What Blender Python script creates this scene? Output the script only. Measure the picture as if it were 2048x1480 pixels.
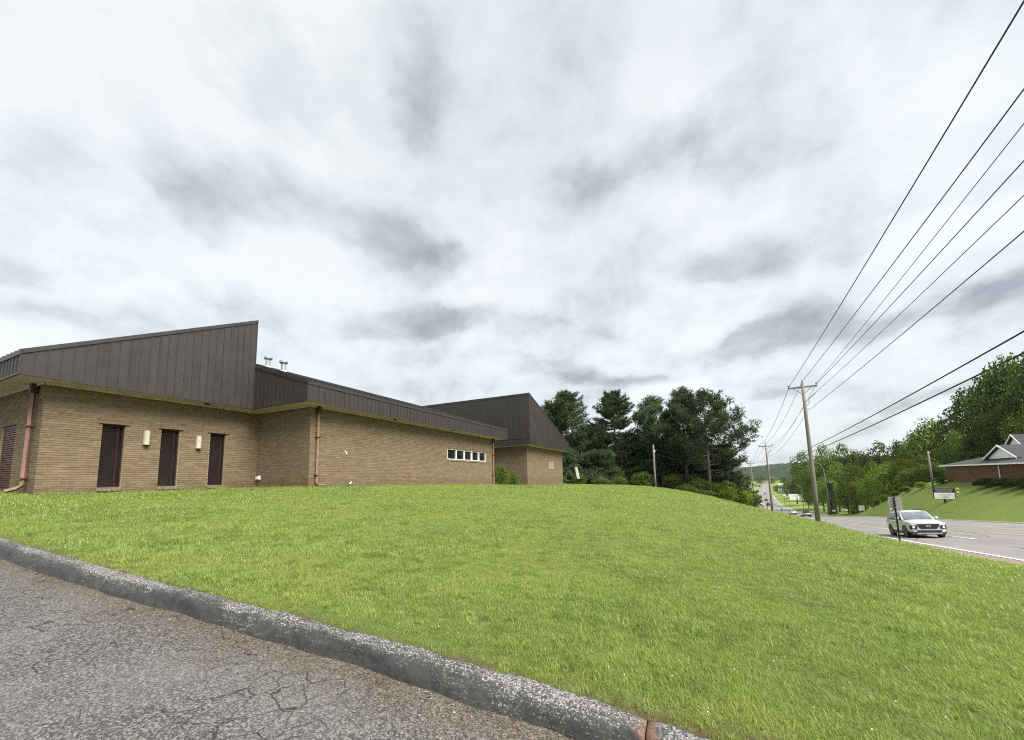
import bpy, bmesh, math, random
import numpy as np
from mathutils import Vector, Matrix

for o in list(bpy.data.objects): bpy.data.objects.remove(o)
SC = bpy.context.scene
COL = SC.collection
R = math.radians
random.seed(7); RNG = np.random.default_rng(7)

# ------------------------------------------------------------------ camera
EYE = 1.6
YAW, PITCH, ROLL = .429, .116, -.025
cd = bpy.data.cameras.new('camera'); cam = bpy.data.objects.new('camera', cd); COL.objects.link(cam)
cd.sensor_width = 36; cd.lens = 770/2048*36; cd.shift_y = 129/2048
cd.clip_start = .05; cd.clip_end = 9000
fw = Vector((-math.sin(YAW)*math.cos(PITCH), math.cos(YAW)*math.cos(PITCH), math.sin(PITCH)))
rt = Vector((math.cos(YAW), math.sin(YAW), 0)); up = rt.cross(fw)
c_, s_ = math.cos(ROLL), math.sin(ROLL)
r2 = c_*rt + s_*up; u2 = -s_*rt + c_*up
M3 = Matrix((r2, u2, -fw)).transposed().to_4x4(); M3.translation = (0, 0, EYE)
cam.matrix_world = M3
SC.camera = cam

# ------------------------------------------------------------------ exposure, sun, sky
SC.view_settings.view_transform = 'Standard'; SC.view_settings.look = 'None'
SC.view_settings.gamma = 1; SC.view_settings.use_curve_mapping = False
EXPO = 2.5
SC.view_settings.exposure = EXPO
SUN_EL, SUN_AZ = R(52), R(109)      # azimuth from +Y towards +X
sdir = Vector((math.cos(SUN_EL)*math.sin(SUN_AZ), math.cos(SUN_EL)*math.cos(SUN_AZ), math.sin(SUN_EL)))
sl = bpy.data.lights.new('sun', 'SUN'); sun = bpy.data.objects.new('sun', sl); COL.objects.link(sun)
sl.energy = 1.5; sl.angle = R(45); sl.color = (1, .96, .9)
sun.rotation_euler = sdir.to_track_quat('Z', 'Y').to_euler(); sun.location = (20, -5, 40)

class NT:
    """small helper to write node trees"""
    def __init__(s, tree): s.t = tree; s.n = tree.nodes; s.l = tree.links
    def new(s, kind, **kw):
        n = s.n.new(kind)
        for k, v in kw.items(): setattr(n, k, v)
        return n
    def put(s, sock, v):
        if isinstance(v, bpy.types.NodeSocket): s.l.new(v, sock)
        elif v is not None: sock.default_value = v
    def math(s, op, a, b=None, c=None, clamp=False):
        n = s.new('ShaderNodeMath', operation=op, use_clamp=clamp)
        s.put(n.inputs[0], a)
        if b is not None: s.put(n.inputs[1], b)
        if c is not None: s.put(n.inputs[2], c)
        return n.outputs[0]
    def vec(s, op, a, b=None, scale=None):
        n = s.new('ShaderNodeVectorMath', operation=op)
        s.put(n.inputs[0], a)
        if b is not None: s.put(n.inputs[1], b)
        if scale is not None: s.put(n.inputs['Scale'], scale)
        return n.outputs['Value'] if op in ('DOT_PRODUCT', 'LENGTH', 'DISTANCE') else n.outputs[0]
    def noise(s, vec, scale, detail=4, rough=.55, dist=0):
        n = s.new('ShaderNodeTexNoise'); s.put(n.inputs['Vector'], vec)
        n.inputs['Scale'].default_value = scale; n.inputs['Detail'].default_value = detail
        n.inputs['Roughness'].default_value = rough; n.inputs['Distortion'].default_value = dist
        return n
    def ramp(s, fac, stops, interp='LINEAR'):
        n = s.new('ShaderNodeValToRGB'); s.put(n.inputs[0], fac); n.color_ramp.interpolation = interp
        e = n.color_ramp.elements
        while len(e) < len(stops): e.new(.5)
        for k, (p, c) in enumerate(stops):
            e[k].position = p; e[k].color = (*c, 1) if len(c) == 3 else c
        return n.outputs[0]
    def mix(s, fac, a, b, blend='MIX'):
        n = s.new('ShaderNodeMix', data_type='RGBA', blend_type=blend)
        s.put(n.inputs[0], fac); s.put(n.inputs[6], a if isinstance(a, bpy.types.NodeSocket) else (*a, 1)[:4])
        s.put(n.inputs[7], b if isinstance(b, bpy.types.NodeSocket) else (*b, 1)[:4])
        return n.outputs[2]
    def maprange(s, v, a, b, c=0, d=1, kind='SMOOTHSTEP'):
        n = s.new('ShaderNodeMapRange', interpolation_type=kind); n.clamp = True if kind == 'LINEAR' else n.clamp
        s.put(n.inputs[0], v)
        for k, x in zip((1, 2, 3, 4), (a, b, c, d)): s.put(n.inputs[k], x)
        return n.outputs[0]
    def combine(s, x, y, z=0.):
        n = s.new('ShaderNodeCombineXYZ')
        for k, v in enumerate((x, y, z)): s.put(n.inputs[k], v)
        return n.outputs[0]
    def sep(s, v):
        n = s.new('ShaderNodeSeparateXYZ'); s.put(n.inputs[0], v); return n.outputs

SC.cycles.max_bounces = 6; SC.cycles.diffuse_bounces = 3; SC.cycles.glossy_bounces = 3; SC.cycles.transmission_bounces = 3
SC.cycles.use_denoising = False; SC.cycles.filter_width = 1.1; SC.cycles.sample_clamp_indirect = 4; SC.cycles.use_adaptive_sampling = True; SC.cycles.adaptive_threshold = .006
world = bpy.data.worlds.new('World'); SC.world = world; world.use_nodes = True
world.cycles.sampling_method = 'MANUAL'; world.cycles.sample_map_resolution = 256
w = NT(world.node_tree); w.n.clear()
gen = w.new('ShaderNodeTexCoord').outputs['Generated']
dirn = w.vec('NORMALIZE', gen)
dx, dy, dz = w.sep(dirn)
den = w.math('ADD', w.math('MAXIMUM', dz, 0.), .45)
P0 = w.combine(w.math('DIVIDE', dx, den), w.math('DIVIDE', dy, den), 0.)
wn = w.noise(P0, 1.9, 5, .6).outputs['Color']
wv = w.vec('SUBTRACT', wn, (.5, .5, .5))
P1 = w.vec('ADD', P0, w.vec('SCALE', wv, scale=.22))
Pb = w.vec('ADD', P0, w.vec('SCALE', wv, scale=.36))
n1 = w.noise(P1, 1.15, 4, .5).outputs['Fac']
n2 = w.noise(P1, 3.1, 9, .58).outputs['Fac']
n3 = w.noise(w.vec('ADD', P1, (7.3, 2.1, 0)), 9., 5, .6).outputs['Fac']
# cloud masses: centre in the cloud plane, two rows of the inverse shape matrix, darkness
CLOUDS = [(-0.653, 0.472, 2.153, 4.817, -9.77, 6.644, 0.55),
    (-0.577, 0.66, 3.534, 4.048, -7.168, 7.565, 0.45),
    (-0.802, 0.459, 2.236, 9.813, -12.576, 1.689, 0.25),
    (-0.346, 0.415, 18.987, 10.81, -4.301, 10.813, 0.24),
    (-0.503, 0.348, 7.398, 13.996, -6.248, 7.373, 0.24),
    (-0.542, 0.943, 1.643, 1.116, -6.445, 9.261, 0.38),
    (-0.386, 1.259, 2.326, 1.027, -7.81, 11.441, 0.42),
    (-0.783, 0.815, 3.162, 2.975, -7.317, 10.391, 0.25),
    (0.11, 1.003, 8.089, -0.853, -2.006, 13.405, 0.42),
    (0.262, 1.299, 4.35, -1.12, 2.11, 9.108, 0.62),
    (0.532, 1.25, 6.155, -3.146, 10.001, 14.201, 0.4),
    (0.656, 1.208, 10.805, -7.353, 15.006, 9.616, 0.45),
    (0.34, 0.989, 10.66, -5.713, 6.055, 10.052, 0.32),
    (0.057, 0.721, 3.916, -0.88, -0.693, 9.758, 0.22),
    (-1.137, 0.24, 1.26, 15.655, -13.563, -2.626, 0.5),
    (-0.986, 0.539, 3.311, 7.131, -9.048, 5.655, 0.33),
    (-1.07, 0.684, 6.6, 9.714, -8.227, 8.712, 0.25),
    (-1.256, 0.353, 2.08, 6.232, -15.835, 13.568, 0.2),
    (0.617, 1.76, 5.926, -2.402, 10.275, 10.427, 0.38),
    (0.749, 1.566, 6.306, -3.548, 18.575, 11.267, 0.35),
    (0.261, 1.606, 13.179, -2.603, 6.545, 21.882, 0.3),
    (-0.139, 1.416, 9.737, 1.336, -4.686, 16.975, 0.25),
    (-1.088, 0.742, 6.412, 8.904, -13.833, 14.599, -0.25),
    (0.526, 1.529, 4.634, -1.994, 8.177, 9.123, -0.42),
    (-0.401, 0.858, 4.355, 2.143, -4.679, 9.393, -0.15),
    (-0.712, 0.198, 2.704, 7.564, -6.491, 9.464, -0.12),
    (0.334, 1.813, 6.785, -0.934, 0.0, 8.858, -0.25),
    (-0.212, 0.55, 5.435, 2.331, -4.725, 10.044, -0.1),
    (-0.563, 0.846, 4.908, 3.807, -16.96, 22.921, -0.2),
    (-0.256, 1.167, 5.103, 1.711, -12.39, 22.361, -0.2),
    (0.155, 1.199, 13.909, -0.988, -5.356, 25.753, -0.2)]
acc = None
for cx, cy, m11, m12, m21, m22, wt in CLOUDS:
    q = w.vec('SUBTRACT', Pb, (cx, cy, 0))
    a = w.vec('DOT_PRODUCT', q, (m11, m12, 0)); b = w.vec('DOT_PRODUCT', q, (m21, m22, 0))
    r = w.math('SQRT', w.math('ADD', w.math('MULTIPLY', a, a), w.math('MULTIPLY', b, b)))
    f = w.math('MULTIPLY', w.maprange(r, 1.45, .15), wt)
    acc = f if acc is None else w.math('ADD', acc, f)
det = w.math('ADD', w.math('MULTIPLY_ADD', n2, 1.2, -.6), w.math('MULTIPLY_ADD', n3, .38, -.19))
bright = w.math('ADD', w.math('MULTIPLY_ADD', n1, 1.2, .25), det)
# cloud bodies get broken edges: the mass is shaped together with the fine noise
body = w.maprange(w.math('SUBTRACT', acc, w.math('MULTIPLY', det, .5)), -.08, .62)
bright = w.math('SUBTRACT', bright, w.math('MULTIPLY', body, .47))
K = 1/(2**EXPO)/.1
def kc(r, g, b): return (r*K, g*K, b*K)
cloud = w.ramp(w.math('MULTIPLY', bright, 1., clamp=True), [(0, kc(.255, .27, .275)), (.25, kc(.375, .395, .402)), (.48, kc(.565, .60, .607)), (.72, kc(.755, .80, .808)), (1, kc(.92, .955, .955))])
sky = w.new('ShaderNodeTexSky', sky_type='NISHITA'); sky.sun_disc = False
sky.sun_elevation = SUN_EL; sky.sun_rotation = SUN_AZ; sky.air_density = 1.0; sky.dust_density = 1.5
skyc = w.mix(.94, sky.outputs[0], cloud)
lowh = w.maprange(dz, .0, .14, .38, 0.)
skyc = w.mix(lowh, skyc, kc(.72, .80, .86))
bg = w.new('ShaderNodeBackground'); w.put(bg.inputs[0], skyc); bg.inputs[1].default_value = .1
wo = w.new('ShaderNodeOutputWorld'); w.l.new(bg.outputs[0], wo.inputs[0])

# ------------------------------------------------------------------ mesh helpers
def tag(o, label=None, cat=None, group=None, kind=None):
    if label: o['label'] = label
    if cat: o['category'] = cat
    if group: o['group'] = group
    if kind: o['kind'] = kind
    return o
def empty(name, loc=(0, 0, 0), rz=0, parent=None):
    o = bpy.data.objects.new(name, None); COL.objects.link(o); o.location = loc; o.rotation_euler = (0, 0, rz)
    o.empty_display_size = .2
    if parent: o.parent = parent
    return o
class MB:
    def __init__(s): s.v = []; s.f = []; s.m = []; s.rnd = []
    def add(s, vs, fs, m=0, r=0.):
        b = len(s.v); s.v += [tuple(p) for p in vs]
        for f in fs: s.f.append(tuple(b+i for i in f)); s.m.append(m); s.rnd.append(r)
        return s
    def box(s, x0, x1, y0, y1, z0, z1, m=0, r=0.):
        vs = [(x, y, z) for z in (z0, z1) for y in (y0, y1) for x in (x0, x1)]
        return s.add(vs, [(0, 2, 3, 1), (4, 5, 7, 6), (0, 1, 5, 4), (2, 6, 7, 3), (0, 4, 6, 2), (1, 3, 7, 5)], m, r)
    def obox(s, c, ax, ay, az, m=0, r=0.):
        """box by centre and three half-axis vectors"""
        c, ax, ay, az = map(Vector, (c, ax, ay, az))
        vs = [c+ax*i+ay*j+az*k for k in (-1, 1) for j in (-1, 1) for i in (-1, 1)]
        return s.add(vs, [(0, 2, 3, 1), (4, 5, 7, 6), (0, 1, 5, 4), (2, 6, 7, 3), (0, 4, 6, 2), (1, 3, 7, 5)], m, r)
    def tube(s, pts, rad, n=8, m=0, cap=True):
        pts = [Vector(p) for p in pts]; rad = rad if hasattr(rad, '__len__') else [rad]*len(pts)
        vs = []; prev = None
        for i, p in enumerate(pts):
            d = (pts[min(i+1, len(pts)-1)]-pts[max(i-1, 0)]).normalized()
            if prev is None:
                a = d.cross(Vector((0, 0, 1)))
                if a.length < 1e-3: a = Vector((1, 0, 0))
                a.normalize()
            else:
                a = (prev - d*prev.dot(d)).normalized()
            prev = a; b = d.cross(a)
            for k in range(n):
                t = 2*math.pi*k/n; vs.append(p+(a*math.cos(t)+b*math.sin(t))*rad[i])
        fs = [(i*n+k, i*n+(k+1) % n, (i+1)*n+(k+1) % n, (i+1)*n+k) for i in range(len(pts)-1) for k in range(n)]
        if cap: fs += [tuple(reversed(range(n))), tuple((len(pts)-1)*n+k for k in range(n))]
        return s.add(vs, fs, m)
    def lathe(s, prof, n=16, c=(0, 0, 0), axis='z', m=0):
        vs = []
        for r, h in prof:
            for k in range(n):
                t = 2*math.pi*k/n; a, b = r*math.cos(t), r*math.sin(t)
                p = {'z': (a, b, h), 'y': (a, h, b), 'x': (h, a, b)}[axis]
                vs.append((c[0]+p[0], c[1]+p[1], c[2]+p[2]))
        fs = [(i*n+k, i*n+(k+1) % n, (i+1)*n+(k+1) % n, (i+1)*n+k) for i in range(len(prof)-1) for k in range(n)]
        fs += [tuple(reversed(range(n))), tuple((len(prof)-1)*n+k for k in range(n))]
        return s.add(vs, fs, m)
    def prism(s, poly, d, m=0):
        """poly: 3d points of one face, d: extrusion vector"""
        n = len(poly); d = Vector(d); vs = [Vector(p) for p in poly]; vs += [p+d for p in vs]
        return s.add(vs, [tuple(range(n)), tuple(reversed(range(n, 2*n)))]+[(i, n+i, n+(i+1) % n, (i+1) % n) for i in range(n)], m)
    def build(s, name, mats, parent=None, smooth=False, fix=True):
        me = bpy.data.meshes.new(name); me.from_pydata(s.v, [], s.f)
        mats = mats if isinstance(mats, (list, tuple)) else [mats]
        for m in mats: me.materials.append(m)
        if len(mats) > 1: me.polygons.foreach_set('material_index', s.m)
        if smooth: me.polygons.foreach_set('use_smooth', [True]*len(s.f))
        if any(s.rnd):
            at = me.attributes.new('rnd', 'FLOAT', 'FACE'); at.data.foreach_set('value', s.rnd)
        me.update()
        if fix:
            bm = bmesh.new(); bm.from_mesh(me); bmesh.ops.recalc_face_normals(bm, faces=bm.faces); bm.to_mesh(me); bm.free()
        o = bpy.data.objects.new(name, me); COL.objects.link(o)
        if parent: o.parent = parent
        return o
def npmesh(name, V, F, mat, parent=None, rnd=None, smooth=False):
    """fast quad/tri mesh from numpy"""
    me = bpy.data.meshes.new(name); V = np.asarray(V, np.float32); F = np.asarray(F, np.int32)
    me.vertices.add(len(V)); me.vertices.foreach_set('co', V.ravel())
    k = F.shape[1]; me.loops.add(F.size); me.loops.foreach_set('vertex_index', F.ravel())
    me.polygons.add(len(F)); me.polygons.foreach_set('loop_start', np.arange(0, F.size, k, dtype=np.int32))
    try: me.polygons.foreach_set('loop_total', np.full(len(F), k, np.int32))
    except Exception: pass
    if smooth: me.polygons.foreach_set('use_smooth', np.ones(len(F), bool))
    me.update(calc_edges=True); me.validate()
    if rnd is not None:
        at = me.attributes.new('rnd', 'FLOAT', 'FACE'); at.data.foreach_set('value', np.asarray(rnd, np.float32))
    for m in (mat if isinstance(mat, (list, tuple)) else [mat]): me.materials.append(m)
    o = bpy.data.objects.new(name, me); COL.objects.link(o)
    if parent: o.parent = parent
    return o
def copy_tree(o, parent=None):
    c = o.copy(); COL.objects.link(c); c.parent = parent
    for ch in list(o.children): copy_tree(ch, c)
    return c
def bevel(o, wd=.01, seg=2):
    m = o.modifiers.new('bevel', 'BEVEL'); m.width = wd; m.segments = seg; m.limit_method = 'ANGLE'
    return o

# ------------------------------------------------------------------ materials
MATS = {}
def newmat(name):
    m = bpy.data.materials.new(name); m.use_nodes = True; t = NT(m.node_tree); t.n.clear()
    out = t.new('ShaderNodeOutputMaterial'); b = t.new('ShaderNodeBsdfPrincipled'); t.l.new(b.outputs[0], out.inputs[0])
    MATS[name] = m
    return m, t, b, out
def simple(name, col, rough=.6, metal=0., var=.15, scale=6., bump=0., coat=0., spec=.5, obj=True):
    """principled colour with a soft mottling and fine relief"""
    m, t, b, out = newmat(name)
    tc = t.new('ShaderNodeTexCoord').outputs['Object' if obj else 'Generated']
    n = t.noise(tc, scale, 5, .6).outputs['Fac']
    a = tuple(c*(1-var) for c in col); z = tuple(min(1, c*(1+var)) for c in col)
    t.put(b.inputs['Base Color'], t.ramp(n, [(.3, a), (.7, z)]))
    b.inputs['Roughness'].default_value = rough; b.inputs['Metallic'].default_value = metal
    b.inputs['Coat Weight'].default_value = coat; b.inputs['Specular IOR Level'].default_value = spec
    if bump:
        bp = t.new('ShaderNodeBump'); bp.inputs['Strength'].default_value = bump; bp.inputs['Distance'].default_value = .01
        t.put(bp.inputs['Height'], t.noise(tc, scale*9, 4, .6).outputs['Fac']); t.l.new(bp.outputs[0], b.inputs['Normal'])
    return m

def m_brick(name, stops, stain=False):
    m, t, b, out = newmat(name)
    pos = t.new('ShaderNodeNewGeometry').outputs['Position']
    at = t.new('ShaderNodeAttribute'); at.attribute_name = 'rnd'
    oi = t.new('ShaderNodeObjectInfo').outputs['Random']
    rv = t.math('FRACT', t.math('ADD', at.outputs['Fac'], oi))
    col = t.ramp(rv, stops)
    n = t.noise(pos, 9, 5, .65).outputs['Fac']
    col = t.mix(t.maprange(n, .35, .75, 0, .35), col, (.10, .073, .043))
    sp = t.noise(pos, 160, 2, .5).outputs['Fac']
    col = t.mix(t.maprange(sp, .62, .75, 0, .5), col, (.36, .29, .19))
    x, y, z = t.sep(pos)
    damp = t.math('MULTIPLY', t.maprange(t.math('ADD', z, t.math('MULTIPLY_ADD', t.noise(pos, 1.6, 5, .65).outputs['Fac'], -1.1, .55)), 1.5, 2.0, 1, 0), .3)
    run = t.math('MULTIPLY', t.maprange(t.noise(t.vec('MULTIPLY', pos, (2.6, 2.6, .22)), 1.2, 5, .6).outputs['Fac'], .55, .75), .2)
    col = t.mix(damp, col, (.085, .062, .036)); col = t.mix(run, col, (.10, .075, .046))
    if stain:   # rusty splash-back stain low on the wall by the inside corner
        x, y, z = t.sep(pos)
        f = t.math('MULTIPLY', t.maprange(z, 1.55, 2.0, 1, 0), t.maprange(t.math('ABSOLUTE', t.math('SUBTRACT', y, 9.7)), .2, 1.6, 1, 0))
        f = t.math('MULTIPLY', f, t.maprange(t.noise(pos, 5, 4, .6).outputs['Fac'], .35, .6))
        col = t.mix(t.math('MULTIPLY', f, .75), col, (.17, .075, .028))
    t.put(b.inputs['Base Color'], col); b.inputs['Roughness'].default_value = .9; b.inputs['Specular IOR Level'].default_value = .25
    bp = t.new('ShaderNodeBump'); bp.inputs['Strength'].default_value = .5; bp.inputs['Distance'].default_value = .006
    t.put(bp.inputs['Height'], t.noise(pos, 70, 4, .65).outputs['Fac']); t.l.new(bp.outputs[0], b.inputs['Normal'])
    return m
M_BRICK = m_brick('tan_brick', [(0, (.160, .116, .071)), (.3, (.185, .136, .085)), (.7, (.208, .156, .10)), (.95, (.232, .178, .117)), (1, (.18, .128, .082))], True)
M_MORTAR = simple('mortar', (.33, .27, .185), .95, var=.2, scale=12, bump=.4)
M_RBRICK = m_brick('red_brick', [(0, (.13, .05, .034)), (.5, (.175, .068, .046)), (1, (.21, .088, .06))])
M_PANEL = None
def m_panel():
    m, t, b, out = newmat('brown_metal_panel')
    pos = t.new('ShaderNodeNewGeometry').outputs['Position']
    oi = t.new('ShaderNodeObjectInfo').outputs['Random']
    st = t.noise(t.vec('MULTIPLY', pos, (6, 6, .5)), 1.5, 5, .6).outputs['Fac']
    col = t.ramp(st, [(.3, (.027, .0225, .021)), (.7, (.040, .034, .032))])
    col = t.mix(t.math('MULTIPLY', oi, .2), col, (.055, .048, .045))
    t.put(b.inputs['Base Color'], col)
    t.put(b.inputs['Roughness'], t.maprange(t.noise(pos, 3, 4, .6).outputs['Fac'], .3, .7, .40, .60, 'LINEAR'))
    b.inputs['Specular IOR Level'].default_value = .42
    bp = t.new('ShaderNodeBump'); bp.inputs['Strength'].default_value = .12; bp.inputs['Distance'].default_value = .02
    t.put(bp.inputs['Height'], t.noise(pos, 2.2, 2, .5).outputs['Fac']); t.l.new(bp.outputs[0], b.inputs['Normal'])
    return m
M_PANEL = m_panel()
M_TRIM = simple('dark_brown_trim', (.030, .025, .023), .45, var=.2, scale=3)
M_ROOF = simple('brown_metal_roof', (.05, .045, .043), .38, var=.2, scale=2)
M_SOFFIT = simple('cream_soffit', (.56, .44, .43), .8, var=.2, scale=2.5, bump=.1)
M_DOWN = simple('copper_brown_downspout', (.24, .135, .095), .6, var=.25, scale=5)
M_DARKF = simple('dark_bronze_frame', (.036, .016, .012), .6, var=.2, scale=8, spec=.2)
M_WHITE = simple('white_paint', (.78, .78, .76), .5, var=.06, scale=5)
M_LAMPW = simple('milky_lamp', (.47, .42, .34), .5, var=.15, scale=5)
M_GALV = simple('galvanised_metal', (.42, .44, .44), .42, .7, var=.25, scale=7)
M_SILL = simple('brick_sill', (.17, .135, .095), .9, var=.3, scale=14, bump=.3)
M_BLACK = simple('black_plastic', (.012, .012, .013), .45, var=.2, scale=9)
M_RUBBER = simple('tyre_rubber', (.014, .014, .014), .8, var=.2, scale=20)
M_CONC = simple('concrete', (.42, .39, .33), .9, var=.25, scale=3, bump=.3)
M_WOOD = None
def m_pole():
    m, t, b, out = newmat('weathered_pole_wood')
    pos = t.new('ShaderNodeTexCoord').outputs['Object']
    n = t.noise(t.vec('MULTIPLY', pos, (14, 14, .7)), 1.6, 6, .65).outputs['Fac']
    n2 = t.noise(pos, .6, 3, .5).outputs['Fac']
    col = t.ramp(n, [(.25, (.095, .082, .066)), (.5, (.19, .168, .138)), (.75, (.29, .262, .222))])
    col = t.mix(t.maprange(n2, .4, .7, 0, .4), col, (.13, .115, .095))
    t.put(b.inputs['Base Color'], col); b.inputs['Roughness'].default_value = .9
    bp = t.new('ShaderNodeBump'); bp.inputs['Strength'].default_value = .5; bp.inputs['Distance'].default_value = .01
    t.put(bp.inputs['Height'], n); t.l.new(bp.outputs[0], b.inputs['Normal'])
    return m
M_WOOD = m_pole()
M_WIRE = simple('cable_black', (.02, .02, .022), .6, var=.1)
def m_glass(name, tint=(.012, .013, .014), rough=.04, spec=.6):
    m, t, b, out = newmat(name)
    n = t.noise(t.new('ShaderNodeTexCoord').outputs['Object'], 1.2, 3, .5).outputs['Fac']
    t.put(b.inputs['Base Color'], t.ramp(n, [(.3, tuple(c*.6 for c in tint)), (.7, tuple(c*1.5 for c in tint))]))
    b.inputs['Roughness'].default_value = rough; b.inputs['Specular IOR Level'].default_value = spec
    bp = t.new('ShaderNodeBump'); bp.inputs['Strength'].default_value = .05; bp.inputs['Distance'].default_value = .02
    t.put(bp.inputs['Height'], n); t.l.new(bp.outputs[0], b.inputs['Normal'])
    return m
M_GLASS = m_glass('dark_window_glass', spec=.45)
M_CGLASS = m_glass('car_glass', (.02, .023, .025), .02)
M_WSHIELD = m_glass('windshield_glass', (.15, .17, .175), .03)  # base colour lightened to stand in for sky reflected in the windshield

# ------------------------------------------------------------------ terrain functions (metres, z=0 at the camera's feet)
RA = R(4.2); RD = np.array([math.sin(RA), math.cos(RA)]); RT = np.array([math.cos(RA), -math.sin(RA)])
SP = np.array([-120, -60, 0, 20, 44, 80, 130, 198, 260, 330, 470, 600, 800, 1200]); ZP = np.array([8.5, 4.6, .02, -1.62, -3.6, -6.5, -10.6, -14.3, -16.4, -17.8, -18.3, -18., -17, -14])
SD = np.array([-200, 200, 260, 330, 470, 600, 800, 1200]); DD = np.array([0, 0, 1.5, 5.5, 15., 26, 44, 80])
def sm(a, b, x):
    t = np.clip((np.asarray(x, float)-a)/(b-a), 0, 1); return t*t*(3-2*t)
def smooth_interp(x, xs, ys):
    # average of three shifted linear interpolations keeps grades free of kinks
    w_ = 6.; return (np.interp(x-w_, xs, ys)+2*np.interp(x, xs, ys)+np.interp(x+w_, xs, ys))/4
def prof(s): return smooth_interp(s, SP, ZP)
def st_of(x, y):
    s = x*RD[0]+y*RD[1]; t = x*RT[0]+y*RT[1]
    return s, t-smooth_interp(s, SD, DD)
def xy_of(s, t):
    tt = np.asarray(t)+smooth_interp(s, SD, DD)
    return s*RD[0]+tt*RT[0], s*RD[1]+tt*RT[1]
def zroad(s, t):
    cs = .05*(1-sm(95, 170, s)); return prof(s)+cs*(np.clip(t, 8.2, 24.2)-8.9)
def zlot(x): return -.085*x
KX = np.array([-40, -16, -8.43, -6.57, -5.02, -3.45, -2.02, -1.23, -.73, 0, 1.0, 2.5, 5, 8]); KY = np.array([1.0, 1.55, 1.94, 2.02, 2.14, 2.27, 2.36, 2.385, 2.385, 2.36, 2.30, 2.15, 1.8, 1.3])
def ykerb(x): return (np.interp(np.asarray(x)-.4, KX, KY)+np.interp(x, KX, KY)*2+np.interp(np.asarray(x)+.4, KX, KY))/4
CP = []
for x in (-40, -28, -20, -16, -12, -9, -6.5, -4.5, -3, -2, -1, 0, 1, 2.5, 5, 7): CP.append((x, float(ykerb(x))+.24, float(zlot(x))+.145))
CP += [(-16.1, 4.1, 1.46), (-16.1, 7, 1.46), (-16.1, 9.9, 1.48), (-14.5, 9.6, 1.48), (-12.9, 10, 1.46), (-12.9, 15, 1.40), (-12.9, 20, 1.32), (-12.9, 25.1, 1.16), (-13, 31.8, .96), (-13, 37, .9), (-13, 42.3, .88),
       (-20, 4, 1.6), (-28, 4, 1.7), (-30, 20, 1.6), (-30, 45, .9), (-40, 30, 1.8), (-17, 28, 1.15),
       (-12.6, 43.5, .80), (-6.7, 44.5, .52), (-.2, 45, -.28), (2.8, 49.9, -1.35), (6.0, 58, -3.2), (-4.3, 51.8, .05),
       (-17, 57, .1), (-10.3, 61, -.6), (-4.6, 62, -1.4), (-.4, 60, -1.9), (2.2, 58, -2.3), (-20, 70, -.5), (-5, 75, -2.8), (-40, 60, .3), (-40, 75, -.5)]
for s, t, z in ((38.2, 6, -2.33), (72.6, 6, -4.6), (28.5, 7.8, -2.3), (0, 6.6, .0), (10, 7.2, -.72), (18, 7.7, -1.4), (60, 6.5, -4.1), (85, 6.5, -6.0), (18.6, 5., -1.1), (20, 3.5, -.8), (24.7, 3.9, -1.15), (29.9, 2.5, -1.0), (34, 5.3, -2.1), (44.8, 3.7, -2.35), (44.6, 6., -2.95), (55, 3., -2.85), (26, 6.6, -1.9)):
    x, y = xy_of(s, t); CP.append((float(x), float(y), z))
CP = np.array(CP)
def tps(r2): return np.where(r2 > 1e-9, .5*r2*np.log(np.maximum(r2, 1e-9)), 0)
n_ = len(CP); d2_ = ((CP[:, None, :2]-CP[None, :, :2])**2).sum(-1)
A_ = np.zeros((n_+3, n_+3)); A_[:n_, :n_] = tps(d2_)+np.eye(n_)*.25; A_[:n_, n_] = 1; A_[:n_, n_+1:] = CP[:, :2]; A_[n_:, :n_] = A_[:n_, n_:].T
W_ = np.linalg.solve(A_, np.concatenate([CP[:, 2], [0, 0, 0]]))
def lawn_rbf(x, y):
    x = np.asarray(x, float); y = np.asarray(y, float); sh = x.shape; x = x.ravel(); y = y.ravel()
    out = np.empty(len(x))
    for i in range(0, len(x), 20000):
        d2 = (x[i:i+20000, None]-CP[None, :, 0])**2+(y[i:i+20000, None]-CP[None, :, 1])**2
        out[i:i+20000] = tps(d2)@W_[:n_]+W_[n_]+W_[n_+1]*x[i:i+20000]+W_[n_+2]*y[i:i+20000]
    return out.reshape(sh)
def gz(x, y):
    x = np.asarray(x, float); y = np.asarray(y, float)
    s, t = st_of(x, y)
    zr = zroad(s, t)
    far = zroad(s, 8.9)+1.2+.03*np.clip(8-t, 0, 60)
    # left lawn
    xr = np.clip(x, -40, 30); yr = np.clip(y, -5, 76)
    L = lawn_rbf(xr, yr)
    L = L+(far-L)*sm(66, 100, s)
    # right bank and plateau
    plate = np.where(s < 97, -.45, -.45+(zroad(s, 24.)+.9+.45)*sm(97, 128, s))
    plate = np.maximum(plate, zroad(s, 24.)+.4)
    plate = plate+sm(40, 140, t)*9*(1-sm(110, 200, s))+sm(30, 300, t)*6*sm(150, 320, s)
    k = np.clip((t-24.5)/9., 0, 1); k = 1-(1-k)**1.5
    Rr = zroad(s, 24.2)+.12+(plate-zroad(s, 24.2)-.12)*k
    z = np.where(t < 16, L+(zr-.07-L)*sm(6.9, 8.3, t), np.where(t < 24.25, zr-.07, Rr))
    return z

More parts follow.
